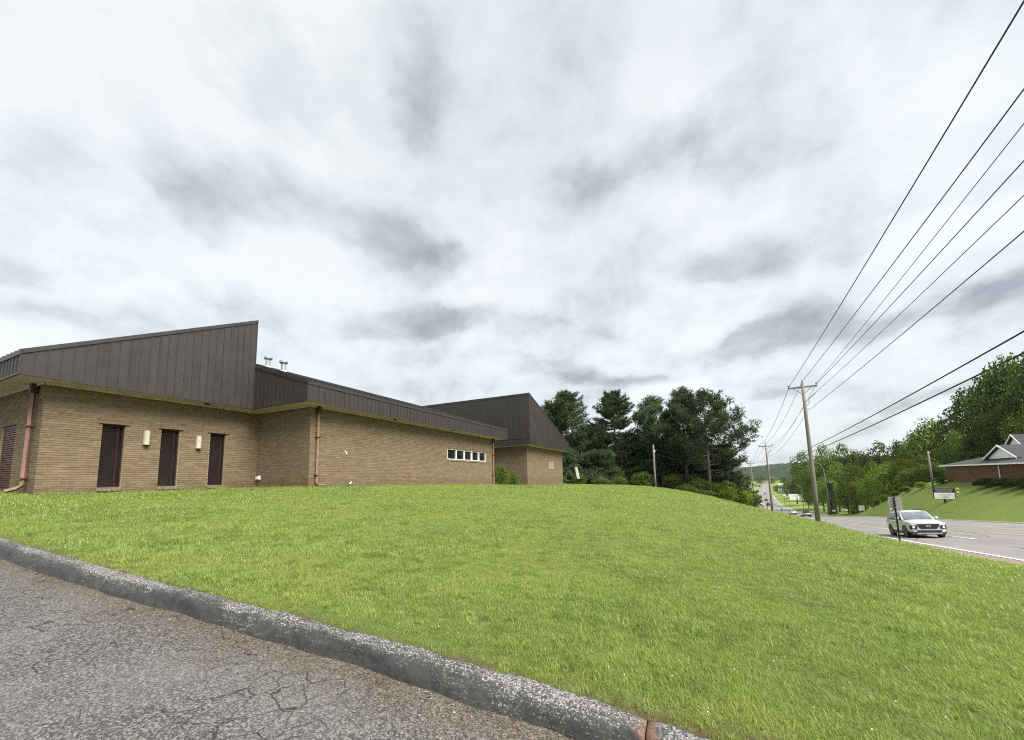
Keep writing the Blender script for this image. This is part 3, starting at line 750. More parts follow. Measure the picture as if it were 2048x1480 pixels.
def tall_window(a, b, c, d):
    f = MB()
    x0, x1 = -16.30, -16.21; fwid = .035
    f.box(x0, x1, a, a+fwid, c, d).box(x0, x1, b-fwid, b, c, d).box(x0, x1, a+fwid, b-fwid, d-fwid-.03, d).box(x0, x1, a+fwid, b-fwid, c, c+fwid)
    my = a+(b-a)*.74
    f.box(x0, x1-.01, my-.018, my+.018, c+fwid, d-fwid-.03)
    win = bpart(f, 'window', M_DARKF)
    sub(MB().box(-16.30, -16.275, a+fwid, my-.018, c+fwid, d-fwid-.03), 'pane', M_GLASS, win)
    sub(MB().box(-16.29, -16.265, my+.018, b-fwid, c+fwid, d-fwid-.03), 'pane', M_GLASS, win)
    g = sub(hexgrille(a+fwid, my, c+fwid, d-fwid-.03, -16.20), 'security_grille', M_DARKF, win)
    s = MB()
    nb = 5
    for k in range(nb):
        y0 = a-.02+k*(b-a+.04)/nb; s.box(-16.26, -16.105, y0+.004, y0+(b-a+.04)/nb-.004, c-.105, c-.004)
    sub(s, 'sill', M_SILL, win)
    sub(MB().box(-16.30, -16.10, a-.09, b+.09, d+.001, d+.012), 'lintel', M_TRIM, win)
    sub(MB().box(-16.32, -16.305, a, b, c, d), 'reveal_back', M_BLACK, win)
for q in W1: tall_window(*q)
# dark slatted opening in the end wall
f = MB()
for k in range(28): f.box(-19.22, -18.02, 4.18, 4.23, 1.68+k*.068, 1.725+k*.068)
f.box(-19.26, -17.99, 4.24, 4.26, 1.66, 3.6)
bpart(f, 'shutter', simple('oxblood_shutter', (.075, .024, .02), .5, var=.2))
bpart(MB().box(-19.25, -17.98, 4.09, 4.2, 1.55, 1.655), 'sill', M_SILL)
# five-light strip window
f = MB(); X0, X1 = -13.14, -13.03; a, b, c, d = 19.18, 23.95, 2.88, 3.525; fw_ = .05
f.box(X0, X1, a, b, c, c+fw_).box(X0, X1, a, b, d-fw_, d).box(X0, X1, a, a+fw_, c+fw_, d-fw_).box(X0, X1, b-fw_, b, c+fw_, d-fw_)
seg = (b-a-fw_*2)/5
for k in range(1, 5): f.box(X0, X1, a+fw_+k*seg-.05, a+fw_+k*seg+.05, c+fw_, d-fw_)
win = bpart(f, 'window', M_WHITE)
for k in range(5): sub(MB().box(-13.125, -13.11, a+fw_+k*seg+(.05 if k else 0), a+fw_+(k+1)*seg-(.05 if k < 4 else 0), c+fw_, d-fw_), 'pane', M_GLASS, win)
sub(MB().box(-13.2, -12.985, a-.05, b+.05, c-.09, c-.002), 'sill', M_SILL, win)
sub(MB().box(-13.2, -12.99, a-.03, b+.03, d+.001, d+.014), 'lintel', M_TRIM, win)
# wall lamps
for y, z in ((6.405, 3.02), (7.885, 2.99)):
    mb = MB(); n = 12; pts = [(-16.13+.005+.115*math.sin(math.pi*k/n), y-.085*math.cos(math.pi*k/n)) for k in range(n+1)]
    mb.prism([(px, py, z) for px, py in pts], (0, 0, .46))
    l = bpart(mb, 'wall_lamp', M_LAMPW)
    sub(MB().box(-16.135, -16.02, y-.07, y+.07, z-.02, z-.002), 'lamp_base', M_DARKF, l)
# downspouts
def downspout(pts, name='downspout', w_=.055, nrm=Vector((0, -1, 0))):
    o = bpart(MB().tube(pts, w_, 4), name, M_DOWN)
    sub(MB().obox(Vector(pts[1])+Vector((0, 0, -.9)), (.075, 0, 0), (0, .075, 0), (0, 0, .012)), 'strap', M_TRIM, o)
    sub(MB().obox(Vector(pts[1])+Vector((0, 0, -2.35)), (.075, 0, 0), (0, .075, 0), (0, 0, .012)), 'strap', M_TRIM, o)
    sub(MB().obox(Vector(pts[1])+Vector((0, 0, .18)), (.07, 0, 0), (0, .07, 0), (0, 0, .14)), 'outlet_box', M_TRIM, o)
    return o
downspout([(-16.62, 4.04, 4.62), (-16.62, 4.04, 4.3), (-16.62, 4.04, 1.78), (-16.68, 3.95, 1.68), (-16.8, 3.80, 1.62)])
downspout([(-12.93, 10.30, 4.62), (-12.93, 10.30, 4.3), (-12.93, 10.30, 1.66), (-12.88, 10.36, 1.58), (-12.75, 10.5, 1.54)])
downspout([(-12.93, 24.92, 4.62), (-12.93, 24.92, 4.3), (-12.93, 24.92, 1.35), (-12.93, 24.92, 1.2)])
# small fittings
v_ = bpart(MB().box(-16.0, -15.86, 9.90, 9.99, 1.86, 1.97).box(-16.03, -15.83, 9.985, 10.0, 1.83, 2.0), 'wall_vent', M_WHITE)
for x, y in ((-15.75, 7.9), (-12.7, 14.3), (-12.7, 19.3)): bpart(MB().lathe([(.09, 4.57), (.09, 4.613)], 10, (x, y, 0)), 'soffit_light', M_BLACK)
for x, y in ((-19.65, 12.5), (-18.4, 12.5)):
    zz = 5.30+(-12.42-x)*.3255
    vt = bpart(MB().lathe([(.11, zz-.1), (.11, zz+.52), (.10, zz+.52)], 14, (x, y, 0)), 'roof_vent', M_GALV)
    sub(MB().lathe([(.17, zz-.1), (.15, zz+.12), (.12, zz+.13)], 14, (x, y, 0)), 'flashing', M_WHITE, vt)
    sub(MB().lathe([(.17, zz+.50), (.20, zz+.53), (.20, zz+.62), (.15, zz+.64)], 14, (x, y, 0)), 'cap', M_GALV, vt)
bpart(MB().box(-13.14, -13.12, 37.6, 39.2, 2.55, 3.35), 'wall_patch', simple('pale_wall_patch', (.25, .20, .135), .9, var=.15, scale=9))  # slightly paler rectangle on the far wing wall
mk = bpart(MB().obox((-13.0, 11.70, 2.89), (.01, 0, 0), (0, .055, -.06), (0, .016, .016)), 'paint_mark', M_WHITE)
bpart(MB().obox((-12.97, 11.95, 1.62), (.02, 0, 0), (0, .05, .04), (0, .01, -.015)), 'paint_mark', M_WHITE)
# fix the shift between root and sub-parts

# ------------------------------------------------------------------ grass blades on the lawn
def m_grass():
    m, t, b, out = newmat('grass_blade')
    oi = t.new('ShaderNodeObjectInfo'); rv = oi.outputs['Random']
    at = t.new('ShaderNodeAttribute'); at.attribute_name = 'rnd'
    pos = t.new('ShaderNodeNewGeometry').outputs['Position']
    big = t.noise(pos, .5, 4, .6).outputs['Fac']; mid = t.noise(pos, 3.2, 3, .6).outputs['Fac']
    v = t.math('ADD', t.math('MULTIPLY', at.outputs['Fac'], .55), t.math('MULTIPLY', rv, .45))
    col = t.ramp(v, [(.0, (.072, .13, .022)), (.3, (.185, .275, .054)), (.62, (.32, .41, .105)), (.9, (.48, .53, .21)), (1, (.60, .54, .30))])
    col = t.mix(t.maprange(big, .40, .62, 0, .6), col, (.37, .425, .10))
    col = t.mix(t.maprange(mid, .48, .70, 0, .5), col, (.11, .165, .03))
    dif = t.new('ShaderNodeBsdfDiffuse'); tr = t.new('ShaderNodeBsdfTranslucent'); gl = t.new('ShaderNodeBsdfGlossy')
    dry = t.math('MULTIPLY', t.maprange(t.noise(pos, 1.1, 5, .68).outputs['Fac'], .56, .72, 0, .75), t.maprange(v, .3, .8))
    col = t.mix(dry, col, (.40, .36, .17))
    t.put(dif.inputs[0], col); t.put(tr.inputs[0], t.mix(.35, col, (.24, .34, .04)))
    gl.inputs['Roughness'].default_value = .45; gl.inputs[0].default_value = (.9, .95, .85, 1)
    m1 = t.new('ShaderNodeMixShader'); m1.inputs[0].default_value = .45; t.l.new(dif.outputs[0], m1.inputs[1]); t.l.new(tr.outputs[0], m1.inputs[2])
    fr = t.new('ShaderNodeFresnel'); fr.inputs[0].default_value = 1.35
    m2 = t.new('ShaderNodeMixShader'); t.put(m2.inputs[0], t.math('MULTIPLY', fr.outputs[0], .10)); t.l.new(m1.outputs[0], m2.inputs[1]); t.l.new(gl.outputs[0], m2.inputs[2])
    t.l.new(m2.outputs[0], out.inputs[0]); t.n.remove(b)
    return m
M_GRASS = m_grass()
def grass_clump(name, n, spread, h0, h1, wd, seed, broad=False):
    r = random.Random(seed); V = []; F = []; rnd = []
    for k in range(n):
        a = r.uniform(0, 6.283); d = spread*math.sqrt(r.random()); bx, by = d*math.cos(a), d*math.sin(a)
        h = r.uniform(h0, h1); lean = r.uniform(.15, 1.05); la = r.uniform(0, 6.283); ww = wd*r.uniform(.6, 1.3)
        lx, ly = math.cos(la), math.sin(la); px, py = -ly*ww, lx*ww
        b = len(V); q = r.random(); nseg = 2
        for i, f in enumerate((0, .5, 1)):
            hh = h*(f-.28*lean*f*f); oo = h*lean*f*f*.75; k_ = (1, .85, .0)[i]
            if f < 1: V += [(bx+lx*oo-px*k_, by+ly*oo-py*k_, hh), (bx+lx*oo+px*k_, by+ly*oo+py*k_, hh)]
            else: V.append((bx+lx*oo, by+ly*oo, hh))
        F += [(b, b+1, b+3), (b, b+3, b+2), (b+2, b+3, b+4)]; rnd += [q]*3
    me_o = npmesh(name, V, F, M_GRASS, rnd=rnd); COL.objects.unlink(me_o)
    return me_o
gcol = bpy.data.collections.new('grass_sources')
for k in range(6): gcol.objects.link(grass_clump('clump_a%d' % k, 46, .075, .022, .058, .0019, 100+k))          # 0-5 near
for k in range(3): gcol.objects.link(grass_clump('clump_b%d' % k, 22, .085, .05, .105, .0024, 200+k))           # 6-8 tall
for k in range(4): gcol.objects.link(grass_clump('clump_c%d' % k, 52, .17, .025, .06, .0038, 300+k))           # 9-12 mid
for k in range(4): gcol.objects.link(grass_clump('clump_d%d' % k, 60, .42, .03, .07, .0085, 400+k))            # 13-16 far
for k in range(3): gcol.objects.link(grass_clump('clump_e%d' % k, 12, .05, .018, .04, .0055, 500+k))            # 17-19 broad weeds
def in_building(x, y):
    return ((x < -16.12) & (y > 4.05) & (y < 12)) | ((x < -13.0) & (y > 9.95) & (y < 25.2)) | ((x < -18.8) & (y > 20)) | ((x < -13.1) & (y > 31.7) & (y < 42.4))
P_, I_, S_, Z_ = [], [], [], []
def scatter(r0, r1, dens, kinds, sc0, sc1):
    a0, a1 = R(-89), R(74 if r1 < 13 else 50 if r1 < 30 else 38); area = .5*(a1-a0)*(r1*r1-r0*r0); n = int(area*dens)
    a = RNG.uniform(a0, a1, n); r = np.sqrt(RNG.uniform(r0*r0, r1*r1, n)); x, y = r*np.sin(a), r*np.cos(a)
    s, t = st_of(x, y); v = y-ykerb(x)-.20
    edge = .27+.02*np.sin(x*9)
    ok = (v > .045+.03*np.sin(x*7)*np.sin(x*3.1)) & (t < 7.6+.12*np.sin(s*2.)+.1*np.sin(s*.7)) & ~in_building(x, y) & (y < 70)
    x, y, v = x[ok], y[ok], v[ok]
    z = gz(x, y); kb = zlot(x)+.125; z = kb+(z-kb)*sm(0, .55, v)
    s, t = st_of(x, y)
    z = z+(.018*np.sin(x*2.1+1.3*np.sin(y*.9))*np.sin(y*1.7+.8)+.012*np.sin(x*5.3+2*np.sin(y*2.2))*np.sin(y*4.1))*sm(.2, 1., v)*(1-sm(6.5, 7.5, t))
    nz = .5+.5*np.sin(x*1.3+2*np.sin(y*.8))*np.sin(y*1.1+1.7*np.sin(x*.6))
    idx = RNG.integers(kinds[0], kinds[1], len(x))
    sc = RNG.uniform(sc0, sc1, len(x))*(.8+.45*nz)
    if kinds[0] == 0:
        tall = RNG.random(len(x)) < .015+.10*nz*sm(-4, 2, x)
        idx = np.where(tall, RNG.integers(6, 9, len(x)), idx)
        sc = sc*np.where(v < .25, .7, 1)
    P_.append(np.stack([x, y, z-.004], -1)); I_.append(idx); S_.append(sc); Z_.append(RNG.uniform(0, 6.283, len(x)))
scatter(1.8, 6.5, 330, (0, 6), .75, 1.15)
scatter(6.5, 12, 130, (0, 6), .95, 1.4)
scatter(11, 24, 42, (9, 13), .85, 1.3)
scatter(22, 62, 9, (13, 17), .8, 1.25)
scatter(2.2, 12, 3, (17, 20), .6, 1.1)
for (x0, y0), (x1, y1), nn in (((-16.05, 4.2), (-16.05, 9.9), 150), ((-16.0, 9.9), (-13.0, 9.9), 70), ((-12.93, 10.0), (-12.93, 25.0), 330), ((-13.05, 31.8), (-13.05, 42.3), 140), ((-19.5, 4.03), (-16.1, 4.03), 60)):
    q = RNG.random(nn); x = x0+(x1-x0)*q+RNG.normal(0, .04, nn); y = y0+(y1-y0)*q+RNG.normal(0, .04, nn)
    P_.append(np.stack([x, y, gz(x, y)-.01], -1)); I_.append(RNG.integers(6, 9, nn)); S_.append(RNG.uniform(.8, 1.9, nn)); Z_.append(RNG.uniform(0, 6.28, nn))
P_ = np.concatenate(P_); I_ = np.concatenate(I_); S_ = np.concatenate(S_); Z_ = np.concatenate(Z_)
def instance_cloud(name, P, idx, scl, rz, coll, mat, tilt=.12):
    me = bpy.data.meshes.new(name); me.vertices.add(len(P)); me.vertices.foreach_set('co', np.asarray(P, np.float32).ravel())
    at = me.attributes.new('idx', 'INT', 'POINT'); at.data.foreach_set('value', np.asarray(idx, np.int32))
    at = me.attributes.new('scl', 'FLOAT', 'POINT'); at.data.foreach_set('value', np.asarray(scl, np.float32))
    rot = np.stack([RNG.normal(0, tilt, len(P)), RNG.normal(0, tilt, len(P)), rz], -1)
    at = me.attributes.new('rot', 'FLOAT_VECTOR', 'POINT'); at.data.foreach_set('vector', rot.astype(np.float32).ravel())
    me.materials.append(mat)
    o = bpy.data.objects.new(name, me); COL.objects.link(o)
    ng = bpy.data.node_groups.new(name+'_nodes', 'GeometryNodeTree')
    ng.interface.new_socket('Geometry', in_out='INPUT', socket_type='NodeSocketGeometry'); ng.interface.new_socket('Geometry', in_out='OUTPUT', socket_type='NodeSocketGeometry')
    N = ng.nodes; L = ng.links
    gi = N.new('NodeGroupInput'); go = N.new('NodeGroupOutput'); ci = N.new('GeometryNodeCollectionInfo'); ci.inputs[0].default_value = coll
    ci.inputs['Separate Children'].default_value = True; ci.inputs['Reset Children'].default_value = True
    ip = N.new('GeometryNodeInstanceOnPoints'); ip.inputs['Pick Instance'].default_value = True
    def attr(nm, ty):
        a = N.new('GeometryNodeInputNamedAttribute'); a.data_type = ty; a.inputs[0].default_value = nm
        return next(q for q in a.outputs if q.enabled and q.name == 'Attribute')
    L.new(gi.outputs[0], ip.inputs['Points']); L.new(ci.outputs[0], ip.inputs['Instance'])
    L.new(attr('idx', 'INT'), ip.inputs['Instance Index']); L.new(attr('rot', 'FLOAT_VECTOR'), ip.inputs['Rotation']); L.new(attr('scl', 'FLOAT'), ip.inputs['Scale'])
    L.new(ip.outputs[0], go.inputs[0])
    md = o.modifiers.new('scatter', 'NODES'); md.node_group = ng
    return o
tag(instance_cloud('grass', P_, I_, S_, Z_, gcol, M_GRASS), 'short green grass blades covering the mown lawn', 'grass', kind='stuff')
# clover heads and fallen petals
mb = MB(); r_ = random.Random(5)
for k in range(260):
    a = R(r_.uniform(-80, 34)); d = 2.6+14*r_.random()**1.6; x, y = d*math.sin(a), d*math.cos(a)
    s, t = st_of(x, y)
    if t > 7.4 or y-ykerb(x) < .35 or in_building(np.float64(x), np.float64(y)): continue
    z = float(gz(x, y))+.055+.03*r_.random(); q = r_.uniform(.0035, .0065)
    mb.lathe([(q*.5, -q*.6), (q, 0), (q*.6, q*.7)], 6, (x, y, z))
tag(mb.build('clover_flowers', simple('clover_white', (.6, .6, .52), .8)), 'tiny white clover flowers dotted through the lawn', 'flowers', kind='stuff')
# dry leaf bits and grit along the foot of the kerb
mb = MB()
M_LITTER = m_brick('leaf_litter', [(0, (.09, .055, .03)), (.5, (.20, .14, .08)), (.85, (.34, .26, .15)), (1, (.5, .47, .42))])
for k in range(2600):
    x = r_.uniform(-9, .8); d = abs(r_.gauss(0, .22))+.01; y = float(ykerb(x))-d+.005; z = float(zlot(x))+.002
    q = r_.uniform(.003, .011); an = r_.uniform(0, 6.28); el = r_.uniform(.2, 1)
    u = Vector((math.cos(an), math.sin(an), r_.uniform(-.2, .3)))*q; v_ = Vector((-math.sin(an), math.cos(an), r_.uniform(-.3, .3)))*q*el
    c = Vector((x, y, z+q*.35)); mb.add([c-u, c+v_, c+u, c-v_], [(0, 1, 2, 3)], 0, r_.random()+.001)
tag(mb.build('leaf_litter', M_LITTER, fix=False), 'dry brown leaf bits gathered along the foot of the kerb', 'litter', kind='stuff')

# ------------------------------------------------------------------ trees
def m_leaf(name, dark, mid, light):
    m, t, b, out = newmat(name)
    at = t.new('ShaderNodeAttribute'); at.attribute_name = 'rnd'
    oi = t.new('ShaderNodeObjectInfo').outputs['Random']
    pos = t.new('ShaderNodeNewGeometry').outputs['Position']
    cl = t.noise(pos, .45, 3, .55).outputs['Fac']
    v = t.math('ADD', t.math('MULTIPLY', at.outputs['Fac'], .55), t.math('MULTIPLY_ADD', cl, .9, -.22))
    col = t.ramp(v, [(.05, dark), (.45, mid), (.95, light)])
    hs = t.new('ShaderNodeHueSaturation'); t.put(hs.inputs['Hue'], t.math('MULTIPLY_ADD', oi, .05, .47)); t.put(hs.inputs['Value'], t.math('MULTIPLY_ADD', oi, .75, .68)); t.put(hs.inputs['Color'], col)
    dif = t.new('ShaderNodeBsdfDiffuse'); tr = t.new('ShaderNodeBsdfTranslucent')
    t.put(dif.inputs[0], hs.outputs[0]); t.put(tr.inputs[0], hs.outputs[0])
    m1 = t.new('ShaderNodeMixShader'); m1.inputs[0].default_value = .3; t.l.new(dif.outputs[0], m1.inputs[1]); t.l.new(tr.outputs[0], m1.inputs[2])
    t.l.new(m1.outputs[0], out.inputs[0]); t.n.remove(b)
    return m
LEAF = {'dark': m_leaf('dark_leaf', (.026, .045, .010), (.07, .108, .023), (.135, .175, .045)),
        'mid': m_leaf('mid_leaf', (.038, .064, .011), (.10, .148, .028), (.18, .225, .055)),
        'light': m_leaf('light_leaf', (.055, .085, .010), (.13, .18, .024), (.22, .265, .05)),
        'needle': m_leaf('pine_needle', (.028, .045, .022), (.07, .102, .05), (.145, .18, .088)),
        'hedge': m_leaf('hedge_leaf', (.012, .026, .008), (.03, .055, .014), (.055, .09, .022))}
M_BARK = simple('tree_bark', (.085, .068, .052), .95, var=.4, scale=9, bump=.6)
M_PBARK = simple('pine_bark', (.13, .105, .088), .95, var=.35, scale=7, bump=.6)
def quads_from(C, U, W):
    """leaf quads: centres, half-axis u, half-axis w"""
    V = np.stack([C-U, C+W*.9, C+U, C-W*.9], 1).reshape(-1, 3); n = len(C)
    return V, np.arange(4*n).reshape(n, 4)
def unit(v): return v/np.maximum(np.linalg.norm(v, axis=-1, keepdims=True), 1e-9)
def leaf_crown(seed, nl=26, n=5200, leaf=.016, z0=.16, wob=1., flat=1.):
    g = np.random.default_rng(seed)
    th = g.uniform(0, 2*np.pi, nl); zz = g.uniform(0, 1, nl)**.85
    prof_ = np.sin(np.pi*np.clip(zz*.86+.10, 0, 1))**.75
    rr = g.uniform(.35, 1., nl)*prof_
    lr = g.uniform(.105, .20, nl)*(.65+.5*prof_)
    rad_ = np.clip(.5-lr*.75, .05, .5)
    C0 = np.stack([rr*rad_*np.cos(th), rr*rad_*np.sin(th), z0+lr*.6+(1-z0-lr*1.2)*zz], -1)
    lr[:5] = (.15, .16, .16, .17, .18); C0[0] = (0, 0, .86)
    for k in range(1, 5): C0[k] = (.17*np.cos(k*1.57+seed), .17*np.sin(k*1.57+seed), .78-.07*(k % 2))
    for k in range(5, 8): C0[k] = (.05*np.cos(k*2.1), .05*np.sin(k*2.1), .62-.13*(k-5)); lr[k] = .2
    w_ = lr**2; k = g.choice(nl, n, p=w_/w_.sum())
    d = unit(g.normal(0, 1, (n, 3))+np.array([0, 0, .25]))
    C = C0[k]+d*(lr[k]*g.uniform(.55, 1.12, n)**1.)[:, None]*np.array([1, 1, .85*flat])
    C[:, 2] = np.clip(C[:, 2], z0*.5, 1.02)
    nrm = unit(d+g.normal(0, .7, (n, 3))+np.array([0, 0, .5])); a = unit(np.cross(nrm, g.normal(0, 1, (n, 3)))); bq = np.cross(nrm, a)
    s = leaf*g.uniform(.6, 1.35, n)[:, None]
    return quads_from(C, a*s, bq*s*.75)+(g.random(n), C0, lr)
def trunk_mesh(seed, C0, h0=.30, r=.022):
    g = random.Random(seed); mb = MB()
    pts = [(0, 0, -.03)]+[(g.uniform(-.012, .012)*k, g.uniform(-.012, .012)*k, z) for k, z in enumerate((.06, .16, h0, .5, .68))]
    mb.tube(pts, [r*1.45, r*1.1, r, r*.85, r*.55, r*.2], 8)
    order = sorted(range(len(C0)), key=lambda k: g.random())[:9]
    for k in order:
        c = C0[k]; z = max(.14, min(.55, c[2]*.55)); st_ = (0, 0, z)
        mid = ((c[0])*.45, c[1]*.45, z+(c[2]-z)*.6); mb.tube([st_, mid, tuple(c)], [r*.5, r*.32, r*.1], 5)
    return mb
TREES = []
for k in range(6):
    V, F, rnd, C0, lr = leaf_crown(50+k, nl=22+3*k, n=5600)
    root = empty('broadleaf_tree'); cr = npmesh('crown', V, F, LEAF['mid'], root, rnd); tr = trunk_mesh(60+k, C0).build('trunk', M_BARK, root, smooth=True)
    TREES.append(root); root['_proto'] = 1
def use_tree(proto, x, y, topz, wd, kind, label, group, name=None, zoff=-.1):
    z = float(gz(x, y))+zoff; h = topz-z; src = TREES[proto % len(TREES)]
    if src.get('_proto'): r_ = src; del src['_proto']
    else: r_ = copy_tree(src)
    if name: r_.name = name
    r_.location = (x, y, z); r_.rotation_euler = (0, 0, random.uniform(0, 6.28)); r_.scale = (wd*1.12, wd*1.12, h)
    for c in r_.children:
        if c.name.startswith('crown'):
            c.material_slots[0].link = 'OBJECT'; c.material_slots[0].material = LEAF[kind]
    for key in ('label', 'group', 'category'):
        if key in r_: del r_[key]
    return tag(r_, label, 'tree', group)
ORD = ['first', 'second', 'third', 'fourth', 'fifth', 'sixth', 'seventh', 'eighth', 'ninth', 'tenth', 'eleventh', 'twelfth', 'thirteenth', 'fourteenth']
KW = {'dark': 'dark green', 'mid': 'mid green', 'light': 'bright yellow green'}
ROW1 = [(53.7, 241.3, 12.2, 19.2, 'dark'), (47.8, 186.2, 12.1, 12.4, 'mid'), (52.7, 185.4, 12.1, 12.9, 'dark'), (56.7, 182.3, 9.1, 13.6, 'dark'), (54.4, 158.9, 10.6, 13.1, 'dark'), (54.6, 145.7, 9.8, 9.1, 'dark'), (66.7, 166.5, 13.3, 12.1, 'dark'), (64.9, 152.1, 16.1, 16.4, 'mid'), (62.0, 131.2, 20.5, 14.5, 'dark'), (59.3, 114.9, 23.4, 12.2, 'dark'), (61.6, 112.8, 24.2, 12.0, 'dark'), (59.4, 102.7, 23.2, 11.8, 'dark'), (60.9, 100.0, 22.9, 10.9, 'mid')]
ROW2 = [(46.8, 199.5, 4.7, 14.6, 'mid'), (43.5, 160.6, 4.6, 9.4, 'mid'), (40.7, 136.2, 3.6, 8.9, 'mid'), (40.5, 122.6, 3.9, 7.4, 'mid'), (47.3, 133.0, 4.3, 8.8, 'dark'), (45.1, 119.0, 3.7, 7.8, 'dark'), (45.2, 112.2, 4.7, 7.5, 'mid'), (57.7, 134.8, 9.0, 9.9, 'dark'), (56.1, 123.0, 10.1, 9.1, 'mid'), (57.6, 117.7, 14.4, 8.6, 'dark'), (56.2, 109.2, 14.1, 8.5, 'dark'), (56.6, 105.3, 14.2, 8.6, 'dark'), (54.4, 96.5, 13.3, 8.8, 'mid')]
ROW3 = [(39.7, 151.2, -.8, 6.9, 'mid'), (38.5, 135.2, -1.1, 6.3, 'mid'), (39.0, 128.9, -.1, 5.7, 'light'), (38.2, 117.9, 1.1, 5.7, 'light'), (39.4, 112.7, 3.3, 6.5, 'light'), (41.3, 111.6, 3.9, 6.5, 'light'), (40.2, 103.6, 2., 5.2, 'mid'), (40.4, 99.9, 2.4, 5.2, 'mid'), (41.2, 97.2, 2.7, 5.2, 'dark'), (41.6, 170., -.4, 8.8, 'mid')]
FARR = [(45.2, 192.4, 2.3, 8.1, 'mid'), (64.4, 290., 1.3, 12., 'mid'), (72., 342., -1.1, 13., 'mid'), (63.1, 312.9, -1.8, 11.3, 'dark'), (64.9, 337.3, -3.8, 10.8, 'mid'), (70.3, 384., -6.1, 11.5, 'mid'), (74.4, 425.5, -8.3, 10.1, 'dark'), (80.4, 480.8, -11., 9.3, 'mid'), (61.9, 293., -7., 8., 'mid'), (67.7, 336., -9.6, 8.6, 'light'), (45.2, 205.6, -2.9, 6.5, 'mid')]
def row(lst, phrase, group, zo=-.1):
    lst = sorted(lst, key=lambda q: q[0]/q[1])
    for k, q in enumerate(lst):
        use_tree(random.randrange(6), *q, '%s tree, %s from left %s' % (KW[q[4]], ORD[k], phrase), group, zoff=zo)
row(ROW1, 'on the skyline of the wood', 'tall trees on the skyline of the wood')
row(ROW2, 'in the middle row of the wood', 'trees in the middle of the wood', -1.6)
row(ROW3, 'in the low front row of the wood', 'low trees at the front of the wood', -1.5)
FARR2 = [(40, 300, -4.5, 14, 'mid'), (52, 330, -5, 14, 'dark'), (64, 300, -2.5, 14, 'mid'), (78, 290, 0, 15, 'mid'), (92, 270, 2, 15, 'dark'), (60, 360, -5, 15, 'mid'), (74, 250, 1.5, 14, 'mid'), (84, 420, -4.5, 16, 'dark')]
FARR2 = [(float(xy_of(s, t)[0]), float(xy_of(s, t)[1]), z, w_, k) for t, s, z, w_, k in FARR2]
row(FARR2, 'behind the billboard on the valley floor', 'trees behind the billboard', -2.)
FARR3 = [(-24, 560, -3.5, 20, 'dark'), (-8, 700, -4, 20, 'mid'), (8, 760, -3, 22, 'dark'), (24, 800, -4, 20, 'mid'), (40, 720, -4.5, 20, 'dark'), (52, 640, -5, 18, 'mid'), (56, 560, -6, 16, 'mid'), (-40, 640, 0, 22, 'mid'), (46, 480, -8, 13, 'dark'), (-6, 420, -9, 10, 'mid'), (-16, 380, -7, 12, 'dark')]
FARR3 = [(float(xy_of(s, t)[0]), float(xy_of(s, t)[1]), z, w_, k) for t, s, z, w_, k in FARR3]
row(FARR3, 'around the far end of the road', 'trees at the far end of the road', -2.)
row(FARR, 'lining the far downhill road', 'trees along the far road', -2.)
# young trees at the foot of the pines by the road
for k, (x, y, tz, wd, kd) in enumerate(((3.9, 56.2, .8, 3.6, 'mid'), (5.9, 58.5, -.2, 3.2, 'light'), (7.4, 61., -.9, 3., 'mid'), (.8, 55.5, 1.2, 4.2, 'dark'), (-2.2, 57., 2., 4.4, 'dark'), (7.6, 84., 1.0, 5.5, 'dark'), (10.2, 112., -1.5, 6.5, 'dark'))):
    use_tree(k+2, x, y, tz, wd, kd, '%s sapling, %s from the left where the pines meet the road' % (KW[kd], ORD[k]), 'young trees below the pines', zoff=-.4)
# woods opposite, to the right of the picture, that the windows look out on
for k, (s, t, tz, wd) in enumerate(((-14, 38, 13, 10), (-3, 36, 15, 11), (8, 39, 14, 11), (19, 37, 16, 12), (30, 40, 15, 11), (41, 46, 17, 12))):
    x, y = xy_of(s, t); use_tree(k, float(x), float(y), tz, wd, 'dark', 'dark green broadleaf tree, %s along the bank opposite the brick building' % ORD[k], 'trees opposite the building')

